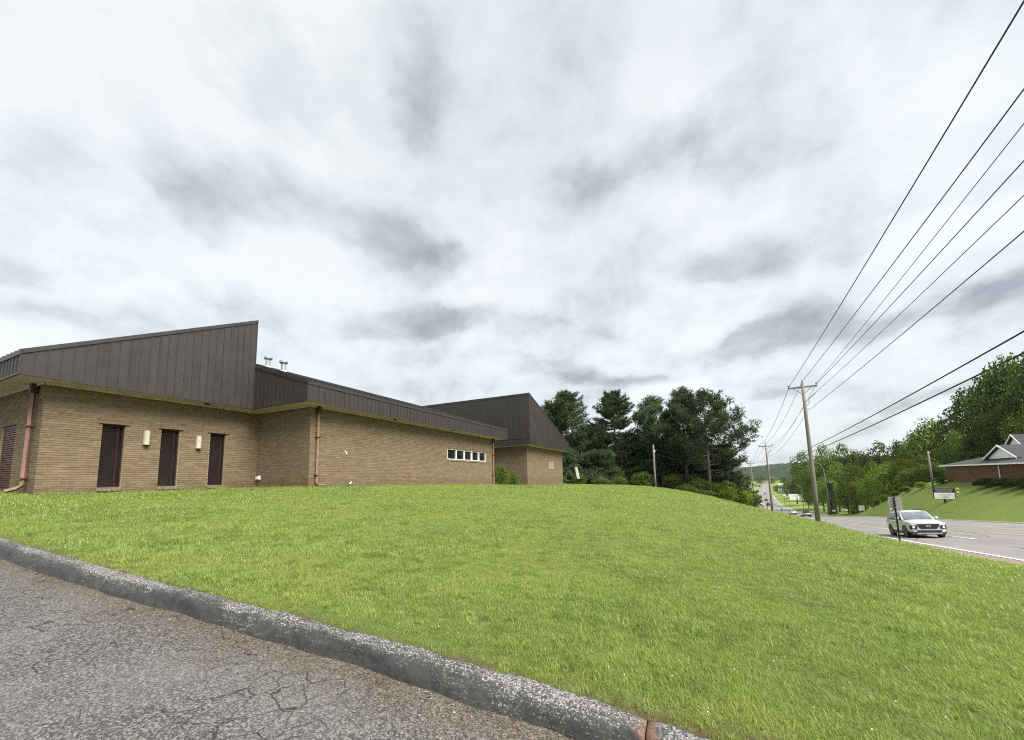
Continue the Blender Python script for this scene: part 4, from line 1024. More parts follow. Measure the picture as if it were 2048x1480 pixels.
def tufts(P, Dr, ln, g, nb=6, wid=.16):
    """needle tufts: nb thin triangles fanned around direction Dr"""
    n = len(P); V = []; 
    P = np.repeat(P, nb, 0); Dd = unit(np.repeat(Dr, nb, 0)+g.normal(0, .55, (n*nb, 3))); L = np.repeat(ln, nb)*g.uniform(.7, 1.2, n*nb)
    side = unit(np.cross(Dd, g.normal(0, 1, (n*nb, 3))))*(L*wid)[:, None]
    V = np.stack([P-side*.6, P+side*.6, P+Dd*L[:, None]], 1).reshape(-1, 3)
    return V, np.arange(len(V)).reshape(-1, 3), np.repeat(g.random(n), nb)
def spruce(seed, h, wd, top=.0):
    g = np.random.default_rng(seed); r_ = random.Random(seed); mb = MB(); P, Dr, Ln = [], [], []
    mb.tube([(0, 0, -.5), (0, 0, h*.5), (0, 0, h*.99)], [.011*h*1.5, .011*h, .012], 8)
    z = h*.05
    while z < h*.985:
        f = z/h; L0 = wd*.5*(1-f)**.55*(1.0 if f > .10 else .8)
        nb = 6 if f < .8 else 5; a0 = r_.uniform(0, 6.28)
        for k in range(nb):
            L = L0*r_.uniform(.55, 1.22)+.15; a = a0+k*6.283/nb+r_.uniform(-.4, .4); ca, sa = math.cos(a), math.sin(a)
            rise = (.10 if f < .6 else .45)*L; droop = .22*L if f < .7 else 0
            pts = [(ca*L*q, sa*L*q, z+rise*q-droop*math.sin(q*2.2)+.12*L*q**3) for q in (0, .35, .7, 1)]
            mb.tube(pts, [.03, .022, .014, .006], 4, cap=False)
            nt = int(12+L*15)
            for i in range(nt):
                q = .22+.78*(i+r_.random())/nt; j = min(2, int(q*3)); u = q*3-j
                base = np.array(pts[j])*(1-u)+np.array(pts[j+1])*u
                sp = .42*L*(1-q*.5)*r_.choice((-1, 1))*r_.random()
                P.append(base+np.array([-sa*sp, ca*sp, r_.uniform(-.06, .10)])); Dr.append((ca*.75+r_.uniform(-.5, .5), sa*.75+r_.uniform(-.5, .5), r_.uniform(-.15, .55))); Ln.append(r_.uniform(.32, .62))
        z += h*(.030 if f < .8 else .024)*r_.uniform(.8, 1.2)
    return mb, tufts(np.array(P), np.array(Dr), np.array(Ln), g, 6, .15)
def pine(seed, h, wd, bare=.42, lean=(0, 0)):
    g = np.random.default_rng(seed); r_ = random.Random(seed); mb = MB(); P, Dr, Ln = [], [], []
    tp = [(lean[0]*q, lean[1]*q, h*q-.5*(q == 0)) for q in (0, .25, .5, .75, .97)]
    mb.tube(tp, [.014*h*1.15, .012*h, .010*h, .006*h, .02], 8)
    nb = 46
    for k in range(nb):
        f = bare+(1-bare)*((k+r_.random())/nb)**.9; a = k*2.4+r_.uniform(-.5, .5); ca, sa = math.cos(a), math.sin(a)
        env = math.sin(math.pi*min(1, max(0, (f-bare)/(1-bare)*.80+.20)))**.7
        L = wd*.5*env*r_.uniform(.5, 1.15)+.3; z = h*f-.2; cx, cy = lean[0]*f, lean[1]*f
        pts = [(cx+ca*L*q, cy+sa*L*q, z+.35*L*q*q-.06*L*math.sin(q*3)) for q in (0, .4, .75, 1)]
        mb.tube(pts, [.05, .035, .022, .008], 4, cap=False)
        for c in range(int(6+L*4)):
            q = r_.uniform(.35, 1.03); j = min(2, int(q*3)) if q < 1 else 2; u = q*3-j
            base = np.array(pts[j])*(1-u)+np.array(pts[j+1])*u+g.normal(0, .16+.1*L*.4, 3)*np.array([1, 1, .7])
            for i in range(11):
                P.append(base+g.normal(0, .24, 3)); dd = g.normal(0, .6, 3)+np.array([ca*.3, sa*.3, .55]); Dr.append(dd); Ln.append(r_.uniform(.24, .44))
    return mb, tufts(np.array(P), unit(np.array(Dr)), np.array(Ln), g, 6, .16)
def conifer(kind, x, y, topz, wd, label, seed, group, **kw):
    z = float(gz(x, y))-.15; h = topz-z
    root = tag(empty('pine_tree' if kind is pine else 'spruce_tree', (x, y, z)), label, 'tree', group)
    mb, (V, F, rnd) = kind(seed, h, wd, **kw)
    mb.build('trunk', M_PBARK, root, smooth=True, fix=False); npmesh('crown', V, F, LEAF['needle'], root, rnd)
    return root
G_ = 'conifers at the far end of the lawn'
conifer(spruce, -17.0, 57.5, 14.7, 12.5, 'dark broad conifer rising directly behind the far gable of the brick building', 1, G_)
conifer(spruce, -18.9, 56.4, 12.9, 9.5, 'dark conifer mostly hidden behind the far roof slope', 9, G_)
conifer(spruce, -10.3, 61.1, 14.8, 11.0, 'dark layered conifer with upswept tips, second from the brick building', 2, G_)
conifer(pine, -4.6, 61.8, 13.5, 6.4, 'round headed pine standing behind the small bare pole', 3, G_, bare=.40)
conifer(pine, -.4, 60.0, 13.9, 6.0, 'tallest dark pine, middle of the three bare trunked pines', 4, G_, bare=.34)
conifer(pine, 2.3, 58.0, 12.8, 10.5, 'wide pine with long side branches nearest the road', 5, G_, bare=.30)
for k_, (x, y, tz, wd) in enumerate(((-16.5, 53.5, 5.5, 7.5), (-11.8, 55.5, 5.0, 7.5), (-2.6, 65., 7.0, 9.), (-9.2, 66, 7.5, 9.), (.6, 61.5, 4.6, 7.))):
    conifer(spruce, x, y, tz, wd, 'dense dark conifer filling the stand, %s planted in the gaps' % ORD[k_], 30+k_, G_)
conifer(spruce, -6.8, 64., 8.0, 10., 'low dark conifer filling the gap behind the pine trunks', 6, G_)
conifer(spruce, -1.9, 63.5, 7.4, 10., 'low dark conifer between the two tallest pines', 7, G_)
conifer(spruce, 3.8, 61., 5.4, 8.5, 'low spreading conifer under the widest pine beside the road', 8, G_)
conifer(spruce, -13.8, 60., 9.6, 10., 'lower conifer between the two big layered conifers', 10, G_)
# undergrowth along the edge of the pines
for k, (x, y, hh, wd, kd) in enumerate(((-15.2, 47.5, 1.1, 2.8, 'dark'), (-12.8, 48.3, 1.3, 2.4, 'mid'), (-10.2, 49., 1.1, 2.4, 'dark'), (-8.1, 49.5, 1.2, 2.0, 'mid'), (-5.9, 56., 2.6, 4., 'dark'), (-.6, 53.6, 1.4, 2.8, 'dark'), (1.6, 54.4, 1.3, 2.6, 'dark'), (3.6, 55.4, 1.1, 2.4, 'dark'), (5.2, 57.4, .9, 2.0, 'mid'), (6.4, 59.6, .9, 1.8, 'mid'))):
    o = use_tree(k, x, y, float(gz(x, y))+hh, wd, kd, '%s leafy bush, %s from the left along the foot of the pines' % (KW[kd], ORD[k]), 'bushes below the pines', 'bush', -.35)
    o['category'] = 'bush'
o = use_tree(1, -14.2, 28.6, 2.75, 2.2, 'mid', 'ragged green shrub growing in the recess of the brick building', None, 'shrub', -.3); o['category'] = 'shrub'
o = use_tree(4, -13.6, 29.9, 2.1, 1.5, 'dark', 'small dark shrub beside the corner of the far brick wing', None, 'shrub', -.3); o['category'] = 'shrub'
for r_ in TREES:
    if r_.get('_proto'):
        for c in list(r_.children): bpy.data.objects.remove(c)
        bpy.data.objects.remove(r_)

# ------------------------------------------------------------------ far hills
def hills():
    g = np.random.default_rng(4); V, F = [], []
    az = np.radians(np.linspace(-40, 40, 420)); prof2 = np.linspace(0, 1, 26)
    crest = 22+6*np.sin(az*21+1)+4*np.sin(az*47)+9*np.clip((az-R(6))*12, -.8, 1.2)
    for j, q in enumerate(prof2):
        r = 1150+500*q; zz = -19+(crest+19)*np.sin(q*np.pi/2)**1.1
        tx = 2.6*np.abs(np.sin(az*310+9*q))+2.2*np.abs(np.sin(az*517+21*q))+g.uniform(0, 3.2, len(az))
        V.append(np.stack([r*np.sin(az), r*np.cos(az), zz+tx*min(1, q*6)], -1))
    V = np.concatenate(V); n = len(az); I = np.arange(len(V)).reshape(len(prof2), n)
    F = np.stack([I[:-1, :-1], I[:-1, 1:], I[1:, 1:], I[1:, :-1]], -1).reshape(-1, 4)
    m, t, b, out = newmat('far_woodland')
    pos = t.new('ShaderNodeNewGeometry').outputs['Position']
    col = t.ramp(t.noise(pos, .12, 5, .7).outputs['Fac'], [(.3, (.012, .022, .010)), (.7, (.034, .05, .02))])
    t.put(b.inputs['Base Color'], col); b.inputs['Roughness'].default_value = 1; b.inputs['Specular IOR Level'].default_value = .05
    tag(npmesh('hills', V, F, m), 'low wooded hills on the horizon beyond the road', kind='structure')
hills()

# ------------------------------------------------------------------ utility poles and wires
def rp(s, t, z=0.):
    x, y = xy_of(s, t); return Vector((float(x), float(y), z))
TV = Vector((RT[0], RT[1], 0)); DV = Vector((RD[0], RD[1], 0)); ZV = Vector((0, 0, 1))
def utility_pole(s, t, zt, label, arm=.98, r0=.17, detail=True, dz=0.):
    b = rp(s, t); zb = float(gz(b.x, b.y))-.3+dz; root = tag(empty('utility_pole', (b.x, b.y, zb)), label, 'utility pole', 'wooden utility poles along the road')
    h = zt-zb
    MB().tube([(0, 0, 0), (.01, 0, h*.35), (0, .01, h*.7), (0, 0, h)], [r0, r0*.9, r0*.74, r0*.62], 12).build('pole', M_WOOD, root, smooth=True)
    az = h-.32
    a = MB().obox(DV*.16+ZV*az, TV*arm, DV*.05, ZV*.06).build('crossarm', M_WOOD, root)
    for k in (-1, 1):
        MB().tube([DV*.2+TV*(k*arm*.62)+ZV*(az-.05), DV*.14+ZV*(az-.62)], .022, 5).build('brace', M_WOOD, root)
    for k in (-.93, 0, .93):
        c = TV*(k*arm)+DV*.16*(k != 0)+ZV*(az+.06 if k else h)
        MB().lathe([(.02, 0), (.02, .08), (.06, .09), (.04, .13), (.06, .15), (.035, .20)], 8, c).build('insulator', M_BLACK, root)
    if detail:
        MB().tube([TV*.1+ZV*(h-1.9), TV*.28+ZV*(h-1.75), TV*.32+ZV*(h-1.35), TV*.75+ZV*(h-.95)], [.03, .03, .035, .05], 6).build('lamp_bracket', M_GALV, root)
        for q in (2.1, 2.55, 5.4): MB().tube([TV*.12+ZV*(h-q), TV*.24+ZV*(h-q)], .035, 6).build('clamp', M_GALV, root)
    return root
utility_pole(38.3, 6.0, 8.8, 'grey wooden utility pole with one crossarm, nearest on the lawn edge')
utility_pole(74.5, 6.0, 6.25, 'grey wooden utility pole, second one down the hill', r0=.16)
utility_pole(113, 5.6, 4.4, 'wooden utility pole, third down the hill by the far road', r0=.15, detail=False)
utility_pole(2., 6.0, 10.3, 'wooden utility pole beside the lawn right of the picture', detail=False)
def wire(p, q, sag, r, label, group='overhead wires along the road', n=22):
    p, q = Vector(p), Vector(q)
    pts = [p.lerp(q, k/n)-ZV*(sag*4*(k/n)*(1-k/n)) for k in range(n+1)]
    c = tag(MB().tube(pts, r, 5).build('overhead_wire', M_WIRE, smooth=True, fix=False), label, 'wire', group)
    return c
# (label, t, z at s=2, z at pole 1, z at pole 2, radius)
WIRES = [('leftmost and highest wire from the left end of the crossarm', 5.12, 9.92, 8.62, 6.05, .017),
         ('wire from the pin on top of the pole', 6.0, 9.65, 8.92, 6.40, .016),
         ('thin wire ending at the right end of the crossarm', 6.88, 10.42, 8.66, None, .012),
         ('lower wire from the right end of the crossarm', 6.90, 9.32, 8.60, 6.05, .015),
         ('thin wire below the crossarm', 6.15, 7.70, 7.33, 4.9, .011),
         ('lower thin wire at the lamp bracket', 6.15, 7.02, 6.5, 4.2, .014),
         ('thick upper cable halfway up the pole', 6.15, 5.30, 3.57, 1.9, .021),
         ('thick lower cable halfway up the pole', 6.15, 4.80, 3.20, 1.6, .022)]
for lab, t, z0, z1, z2, r in WIRES:
    wire(rp(2, t, z0), rp(38.3, t, z1), .16, r, lab+', near span')
    if z2 is not None:
        wire(rp(38.3, t, z1), rp(74.5, t, z2), .75 if r < .02 else .35, r, lab+', second span downhill')
        if z2 > 3: wire(rp(74.5, t, z2), rp(113, t-.4, z2-1.95), .8, r, lab+', third span downhill')
wire(rp(90.6, 30, 4.4), rp(86, 41, 4.1), .3, .02, 'service wire from the bare pole to the church roof', None)
# small bare pole by the pines
p = Vector((-4.05, 51.84, float(gz(-4.05, 51.84))-.2)); q = tag(empty('service_pole', p), 'slim grey pole standing in front of the pines', 'utility pole')
MB().tube([(0, 0, 0), (-.02, 0, 2.5), (.04, 0, 5.5-p.z)], [.13, .115, .09], 8).build('pole', M_WOOD, q, smooth=True)
MB().box(.06, .2, -.06, .06, 4.55-p.z, 4.85-p.z).build('meter_box', M_WHITE, q)
wire((-4.05, 51.84, 5.0), rp(74.5, 6, 3.4), .5, .012, 'upper service wire from the slim pole past the pines', None)
wire((-4.05, 51.84, 4.3), rp(74.5, 6, 2.4), .5, .012, 'lower service wire from the slim pole past the pines', None)
# bare pole on the church bank
b = rp(90.5, 30.); zb = float(gz(b.x, b.y))-.3
q = tag(empty('service_pole', (b.x, b.y, zb)), 'bare wooden pole on the grass bank behind the church sign', 'utility pole')
MB().tube([(0, 0, 0), (0, 0, 4.6-zb)], [.16, .12], 10).build('pole', M_WOOD, q, smooth=True)
MB().tube([(0, 0, 4.3-zb), (.03, .0, 4.3-zb+.02), (.3, 0, 4.3-zb)], .025, 5).build('hook', M_GALV, q)
# street lights on the far side
M_MAST = simple('weathered_mast', (.20, .21, .19), .7, var=.2)
def street_light(s, t, zt, label, arm=2.6, lean=0.):
    b = rp(s, t); zb = float(gz(b.x, b.y))-.2; h = zt-zb
    q = tag(empty('street_light', (b.x, b.y, zb)), label, 'street light', 'street lights along the far side of the road')
    MB().tube([(0, 0, 0), TV*(-lean*.7)+ZV*(h*.6), TV*(-lean)+ZV*(h*.86), TV*(-lean-arm*.35)+ZV*(h*.965), TV*(-lean-arm)+ZV*h], [.13, .10, .08, .06, .045], 8).build('mast', M_MAST, q, smooth=True)
    MB().obox(TV*(-lean-arm-.3)+ZV*(h-.02), TV*.38, DV*.13, ZV*.07).build('lamp_head', M_GALV, q)
    return q
street_light(140.5, 25.2, 4.4, 'tall galvanised street light bowed towards the road beside the leafy trunk', 2.2, .6)
street_light(186, 25.2, -3.5, 'street light in front of the billboard legs', .7)
street_light(232, 25.4, -7.0, 'street light left of the billboard', .7)
street_light(262, 25.6, -7.2, 'smaller street light further left along the far road', .7)
b = rp(141, 24.9); zb = float(gz(b.x, b.y))
q = tag(empty('service_pole', (b.x, b.y, zb-.2)), 'thin straight pole beside the bowed street light', 'utility pole')
MB().tube([(0, 0, 0), (0, 0, 9.2)], [.12, .09], 8).build('pole', M_WOOD, q, smooth=True)
MB().tube([TV*1.7, ZV*7.6], .03, 5).build('guy_strut', M_GALV, q)
b = rp(146, 26.6); zb = float(gz(b.x, b.y))
q = tag(empty('tree_trunk', (b.x, b.y, zb-.3)), 'thick ivy covered trunk beside the bowed street light', 'tree trunk')
MB().tube([(0, 0, 0), (.1, 0, 3), (0, 0, 7), (.2, 0, 10)], [1.0, .8, .7, .5], 12).build('trunk', M_BARK, q, smooth=True)
g = np.random.default_rng(8); n = 2600; th = g.uniform(0, 6.283, n); zz = g.uniform(0, 9.5, n); rr = (.95-.04*zz)*g.uniform(.95, 1.35, n)
C = np.stack([rr*np.cos(th), rr*np.sin(th), zz], -1); nn = unit(C*np.array([1, 1, 0])+g.normal(0, .5, (n, 3))); a = unit(np.cross(nn, g.normal(0, 1, (n, 3)))); V, F = quads_from(C, a*.16, np.cross(nn, a)*.14)
npmesh('ivy', V, F, LEAF['dark'], q, g.random(n))

# ------------------------------------------------------------------ signs
b = rp(28.4, 7.83); zb = float(gz(b.x, b.y))-.1
q = tag(empty('road_sign', (b.x, b.y, zb)), 'back of a grey rectangular road sign on a dark post by the lawn', 'road sign')
po = MB(); po.obox(ZV*((.14-zb)/2), TV*.032, DV*.012, ZV*((.14-zb)/2)).obox(ZV*((.14-zb)/2)+TV*.028-DV*.02, TV*.006, DV*.022, ZV*((.14-zb)/2)).obox(ZV*((.14-zb)/2)-TV*.028-DV*.02, TV*.006, DV*.022, ZV*((.14-zb)/2)).build('post', simple('rusty_post', (.035, .028, .022), .8, var=.35), q)
pl = MB().obox(DV*.03+TV*.035+ZV*(-.21-zb), TV*.27, DV*.004, ZV*.36).build('plate', simple('dull_aluminium', (.30, .29, .285), .6, .2, var=.12), q); bevel(pl, .03, 3)
MB().obox(DV*.022-TV*.16+ZV*(-.50-zb), TV*.045, DV*.003, ZV*.035).build('sticker', M_WHITE, q)
for z in (-.0, -.42): MB().lathe([(.018, -.03), (.018, 0)], 8, DV*.0+ZV*(z-zb)-DV*.03, 'y').build('bolt', M_GALV, q)

def word_rows(rows, s_, tmid, wtot, ztop, lh, off, q, mat, seed, dirv=None, org=None, gap=.35):
    """rows of small letter-height marks, word by word, too far off to spell"""
    g = random.Random(seed); dirv = dirv or TV
    mb = MB()
    for k, words in enumerate(rows):
        tot = sum(words)+gap*lh*(len(words)-1); u = -tot/2
        for wl in words:
            n = max(1, int(wl/(lh*.62))); cw = wl/n
            for i in range(n):
                hh = lh*g.choice((.72, .72, 1)); c = org+dirv*(u+(i+.5)*cw)+ZV*(ztop-k*lh*1.5-hh/2)+off
                st2 = g.choice((0, 1, 2))
                mb.obox(c-dirv*cw*.28, dirv*cw*.09, off.normalized()*.004, ZV*hh/2)
                if st2: mb.obox(c+ZV*hh*.42*(1 if st2 == 1 else -1), dirv*cw*.32, off.normalized()*.004, ZV*hh*.09)
                if st2 != 1: mb.obox(c+dirv*cw*.26, dirv*cw*.09, off.normalized()*.004, ZV*hh/2)
            u += wl+gap*lh
    return mb.build('lettering', mat, q)
M_MAROON = simple('maroon_panel', (.032, .010, .010), .4, var=.15); M_SIGNW = simple('white_sign_face', (.92, .93, .91), .4, var=.03)
b = rp(79.6, 27.4); zb = float(gz(b.x, b.y))
q = tag(empty('church_sign', (b.x, b.y, zb)), 'changeable letter sign with maroon header on a single post by the church', 'sign')
fd = (-DV-TV*.22).normalized(); fs = Vector((-fd.y, fd.x, 0)); fs = fs if fs.dot(TV) > 0 else -fs
def zl(z): return ZV*(z-zb)
MB().obox(zl(-3.2)*.5+ZV*.1, fs*.12, fd*.10, ZV*((-2.6-zb)/2+.2)).build('post', M_BLACK, q)
MB().obox(zl(-2.02), fs*1.08, fd*.20, ZV*.76).build('cabinet', M_MAROON, q)
MB().obox(zl(-2.30)+fd*.205, fs*1.0, fd*.01, ZV*.44).build('letter_panel', M_SIGNW, q)
word_rows([[.55, .6, .5], [1.55]], 0, 0, 0, -1.40-zb, .14, fd*.21, q, M_SIGNW, 3, fs, Vector((0, 0, 0)))
word_rows([[.45, .2, .5], [.18, .4, .1], [.15, .2, .35]], 0, 0, 0, -2.12-zb, .12, fd*.222, q, M_BLACK, 4, fs, fs*.12)
# billboard
b = rp(262, 31.3); zb = float(gz(b.x, b.y))
q = tag(empty('billboard', (b.x, b.y, zb)), 'white advertising billboard on a single black post beyond the road', 'billboard')
MB().tube([ZV*-.3, ZV*(-12-zb)], .38, 12).build('post', M_BLACK, q)
MB().obox(ZV*(-11.9-zb), TV*3.7, DV*.25, ZV*1.65).build('frame', simple('billboard_frame', (.30, .31, .33), .6), q)
MB().obox(ZV*(-11.85-zb)-DV*.27, TV*3.65, DV*.02, ZV*1.6).build('face', M_SIGNW, q)
M_BILL = simple('billboard_ink', (.10, .12, .18), .6, var=.1)
word_rows([[1.6], [1.1, 1.8]], 0, 0, 0, -10.7-zb, .55, -DV*.3, q, M_BILL, 5, TV, TV*-.9)
MB().obox(ZV*(-12.85-zb)-DV*.3+TV*2.1, TV*1.15, DV*.01, ZV*.30).build('logo_panel', M_BILL, q)
MB().lathe([(.75, -.3), (.75, -.31)], 16, ZV*(-11.3-zb)+TV*2.1, 'y').build('emblem', simple('billboard_grey', (.5, .52, .58), .6), q)
# white notice on two legs
b = rp(117.5, 26.7); zb = float(gz(b.x, b.y))
q = tag(empty('notice_board', (b.x, b.y, zb)), 'small plain white notice board at the edge of the bushes across the road', 'sign')
MB().obox(ZV*.95, TV*.50, DV*.03, ZV*.58).build('board', M_SIGNW, q)
for k in (-.35, .35): MB().obox(TV*k+ZV*.25, TV*.03, DV*.03, ZV*.35).build('leg', M_WHITE, q)
# mailboxes near the bowed lamp
for k, (s, t, lab) in enumerate(((139, 25.6, 'white mailbox at the foot of the bowed street light'), (136, 27.6, 'white mailbox set back among the bushes across the road'))):
    b = rp(s, t); zb = float(gz(b.x, b.y)); q = tag(empty('mailbox', (b.x, b.y, zb)), lab, 'mailbox', 'mailboxes across the road')
    MB().obox(ZV*.5, TV*.05, DV*.05, ZV*.55).build('post', M_WOOD, q)
    MB().obox(ZV*1.22, TV*.30, DV*.5, ZV*.2).build('box', M_WHITE, q)
# slim marker posts by the far lawn edge
for k, (s, t) in enumerate(((88, 6.4), (78, 7.6))):
    b = rp(s, t); zb = float(gz(b.x, b.y)); q = tag(empty('marker_post', (b.x, b.y, zb-.1)), ('thin dark marker post', 'second thin dark marker post')[k]+(' furthest left before the far road' if k == 0 else ' just left of the second utility pole'), 'post', 'marker posts at the lawn edge')
    MB().tube([(0, 0, 0), (0, 0, 1.7)], .05, 6).build('post', M_BLACK, q); MB().obox(ZV*1.55, TV*.07, DV*.01, ZV*.1).build('reflector', M_DARKF, q)
# hydrant
b = rp(81.4, 29.5); zb = float(gz(b.x, b.y)); M_HYD = simple('yellow_hydrant', (.60, .58, .20), .5)
q = tag(empty('fire_hydrant', (b.x, b.y, zb)), 'pale yellow fire hydrant on the bank below the church', 'fire hydrant')
MB().lathe([(.16, 0), (.16, .06), (.11, .07), (.11, .55), (.15, .56), (.15, .62), (.12, .70), (.04, .78), (.03, .82)], 12).build('barrel', M_HYD, q, smooth=True)
for k in (-1, 1): MB().lathe([(.06, k*.1), (.06, k*.19)], 10, (0, 0, .45), 'x').build('outlet', M_HYD, q)
# white banner behind the building corner
q = tag(MB().obox((-12.4, 45.8, 2.15), (.16, 0, .0), (0, .02, 0), (-.12, 0, .68)).build('banner', M_WHITE), 'small white banner hanging beside the far corner of the brick building', 'banner'); bevel(q, .05, 2)

# ------------------------------------------------------------------ church across the road
ch = tag(empty('church', rp(75, 40, -.5)), 'red brick church with dark shingle roof and white gables', 'church')
CI = Matrix.Translation(rp(75, 40, -.5)).inverted()
def cpart(mb, name, mat, parent=None, **kw):
    o = mb.build(name, mat, **kw); o.parent = parent or ch; o.matrix_parent_inverse = CI if parent is None else Matrix(); return o
def rbox(s0, s1, t0, t1, z0, z1, mb=None):
    mb = mb or MB(); c = rp((s0+s1)/2, (t0+t1)/2, (z0+z1)/2); return mb.obox(c, TV*(t1-t0)/2, DV*(s1-s0)/2, ZV*(z1-z0)/2)
M_SHING = simple('charcoal_shingle', (.035, .035, .037), .9, var=.3, scale=3, bump=.3)
cpart(rbox(45, 93.3, 32.8, 48, -1.6, 2.1), 'wall', M_RBRICK)
E0, E1, T0, T1, ZE = 44.4, 93.9, 32.2, 48.6, 2.12
mb = MB(); A, B, C_, D_ = rp(E1, T0, ZE), rp(E0, T0, ZE), rp(E0, T1, ZE), rp(E1, T1, ZE); r1, r2_ = rp(86.5, 40.4, 4.55), rp(52, 40.4, 4.55)
mb.add([A, B, C_, D_, r1, r2_], [(0, 1, 5, 4), (1, 2, 5), (2, 3, 4, 5), (3, 0, 4), (0, 3, 2, 1)]); cpart(mb, 'roof', M_SHING)
cpart(rbox(E0, E1, T0-.03, T0+.08, ZE-.17, ZE+.03), 'gutter', M_WHITE); cpart(rbox(E1-.08, E1+.03, T0+.08, T1, ZE-.17, ZE+.03), 'gutter', M_WHITE)
cpart(MB().tube([rp(78.5, 32.72, ZE-.1), rp(78.5, 32.7, -.9)], .075, 4), 'downspout', M_WHITE)
def gable(sc, hw, tf, z0, z1, back):
    a, b, c = rp(sc+hw, tf, z0), rp(sc-hw, tf, z0), rp(sc, tf, z1)
    o = cpart(MB().prism([a, b, c], TV*.2), 'gable', M_WHITE)
    ov = TV*-.35; k = .25
    up1 = rp(sc+hw+k, tf, z0-k*.55)+ov; up2 = rp(sc-hw-k, tf, z0-k*.55)+ov; ap = rp(sc, tf, z1+.12)+ov
    bk = TV*back
    for u in (up1, up2):
        m_ = MB().prism([u, ap, ap+ZV*.16, u+ZV*.16], bk); cpart(m_, 'gable_roof', M_SHING)
        cpart(MB().prism([u-ZV*.02, ap-ZV*.02, ap+ZV*.20, u+ZV*.20], TV*-.06), 'bargeboard', M_WHITE)
    return o
gable(81.3, 3.6, 34.4, 2.85, 4.45, 8)
gable(86.6, 2.6, 38.2, 4.0, 6.15, 8)
mb = MB(); A, B, C_, D_ = rp(86.5, 38.6, 4.1), rp(50, 38.6, 4.1), rp(50, 47, 4.1), rp(86.5, 47, 4.1); r1, r2_ = rp(85, 42.5, 6.6), rp(52, 42.5, 6.6)
mb.add([A, B, C_, D_, r1, r2_], [(0, 1, 5, 4), (1, 2, 5), (2, 3, 4, 5), (3, 0, 4), (0, 3, 2, 1)]); cpart(mb, 'upper_roof', M_SHING)
o = word_rows([[2.1], [1.7]], 0, 0, 0, 1.50, .36, -TV*.03, ch, M_BLACK, 6, -DV, rp(85.9, 32.78, 0)); o.matrix_parent_inverse = CI
for k, (s, lab) in enumerate(((78.2, 'leftmost clipped round shrub below the church wall'), (74.6, 'second clipped round shrub below the church downspout'), (71.2, 'third clipped round shrub below the church wall'), (68, 'fourth clipped round shrub at the right edge'))):
    b = rp(s, 31.2); zb = float(gz(b.x, b.y)); g = np.random.default_rng(20+k); n = 3000
    d = unit(g.normal(0, 1, (n, 3))); d[:, 2] = np.abs(d[:, 2])*1.0-.25; C = d*np.array([1.25, 1.25, .95])*g.uniform(.93, 1.03, n)[:, None]+np.array([0, 0, .5])
    nn = unit(d+g.normal(0, .6, (n, 3))); a = unit(np.cross(nn, g.normal(0, 1, (n, 3)))); V, F = quads_from(C, a*.07, np.cross(nn, a)*.06)
    q = tag(empty('clipped_shrub', (b.x, b.y, zb)), lab, 'shrub', 'clipped shrubs below the church'); npmesh('foliage', V, F, LEAF['hedge'], q, g.random(n))
    MB().lathe([(.06, -.2), (.05, .5)], 6).build('stem', M_BARK, q)
for k, (s, t, w_) in enumerate(((92.5, 31.6, 2.6), (95.5, 30.2, 2.2), (99, 29.2, 2.4), (103, 28.6, 2.6), (107, 28.2, 2.4), (111, 27.9, 2.4), (121, 27.6, 2.6), (125, 27.5, 2.4), (129, 27.6, 2.6))):
    b = rp(s, t); g = np.random.default_rng(40+k)
    V, F, rnd, C0, lr = leaf_crown(90+k, 12, 1500, .035, 0., flat=.9)
    q = tag(empty('bush', (b.x, b.y, float(gz(b.x, b.y))-.2)), 'low green bush, %s from the church along the edge of the wood' % ORD[k], 'bush', 'low bushes along the edge of the wood'); q.scale = (w_, w_, 1.5)
    npmesh('foliage', V, F, LEAF[('mid', 'light', 'mid')[k % 3]], q, rnd); MB().lathe([(.02, -.2), (.015, .4)], 6).build('stem', M_BARK, q)
# far roadside buildings and signs
M_FW = simple('far_white_wall', (.70, .70, .66), .7, var=.05); M_FY = simple('far_yellow_wall', (.45, .46, .30), .7, var=.05); M_FR = simple('far_grey_roof', (.22, .22, .23), .8)
for (s, t, w_, d_, h_, mat, lab) in ((560, -6, 24, 14, 4.0, M_FW, 'long white roadside shop at the far end of the road, left side'), (640, 6, 12, 12, 5, M_FY, 'pale yellow box building behind the white shop far down the road'), (500, -4, 9, 8, 3.6, M_FW, 'small white building beside the trees far down the road')):
    b = rp(s, t); zb = min(float(gz(b.x, b.y)), float(zroad(s, 8.9))+.4)-.6; q = tag(empty('far_building', (b.x, b.y, zb)), lab, 'building', 'small buildings far down the road')
    MB().obox(ZV*h_*.5, TV*w_/2, DV*d_/2, ZV*h_*.5).build('wall', mat, q)
    MB().obox(ZV*(h_+.3), TV*(w_/2+.4), DV*(d_/2+.4), ZV*.3).build('roof', M_FR, q)
    for k in (-.5, 0, .5): MB().obox(ZV*h_*.38+TV*w_*.5*k*1.2-DV*(d_/2+.03), TV*w_*.1, DV*.03, ZV*h_*.2).build('window', M_GLASS, q)
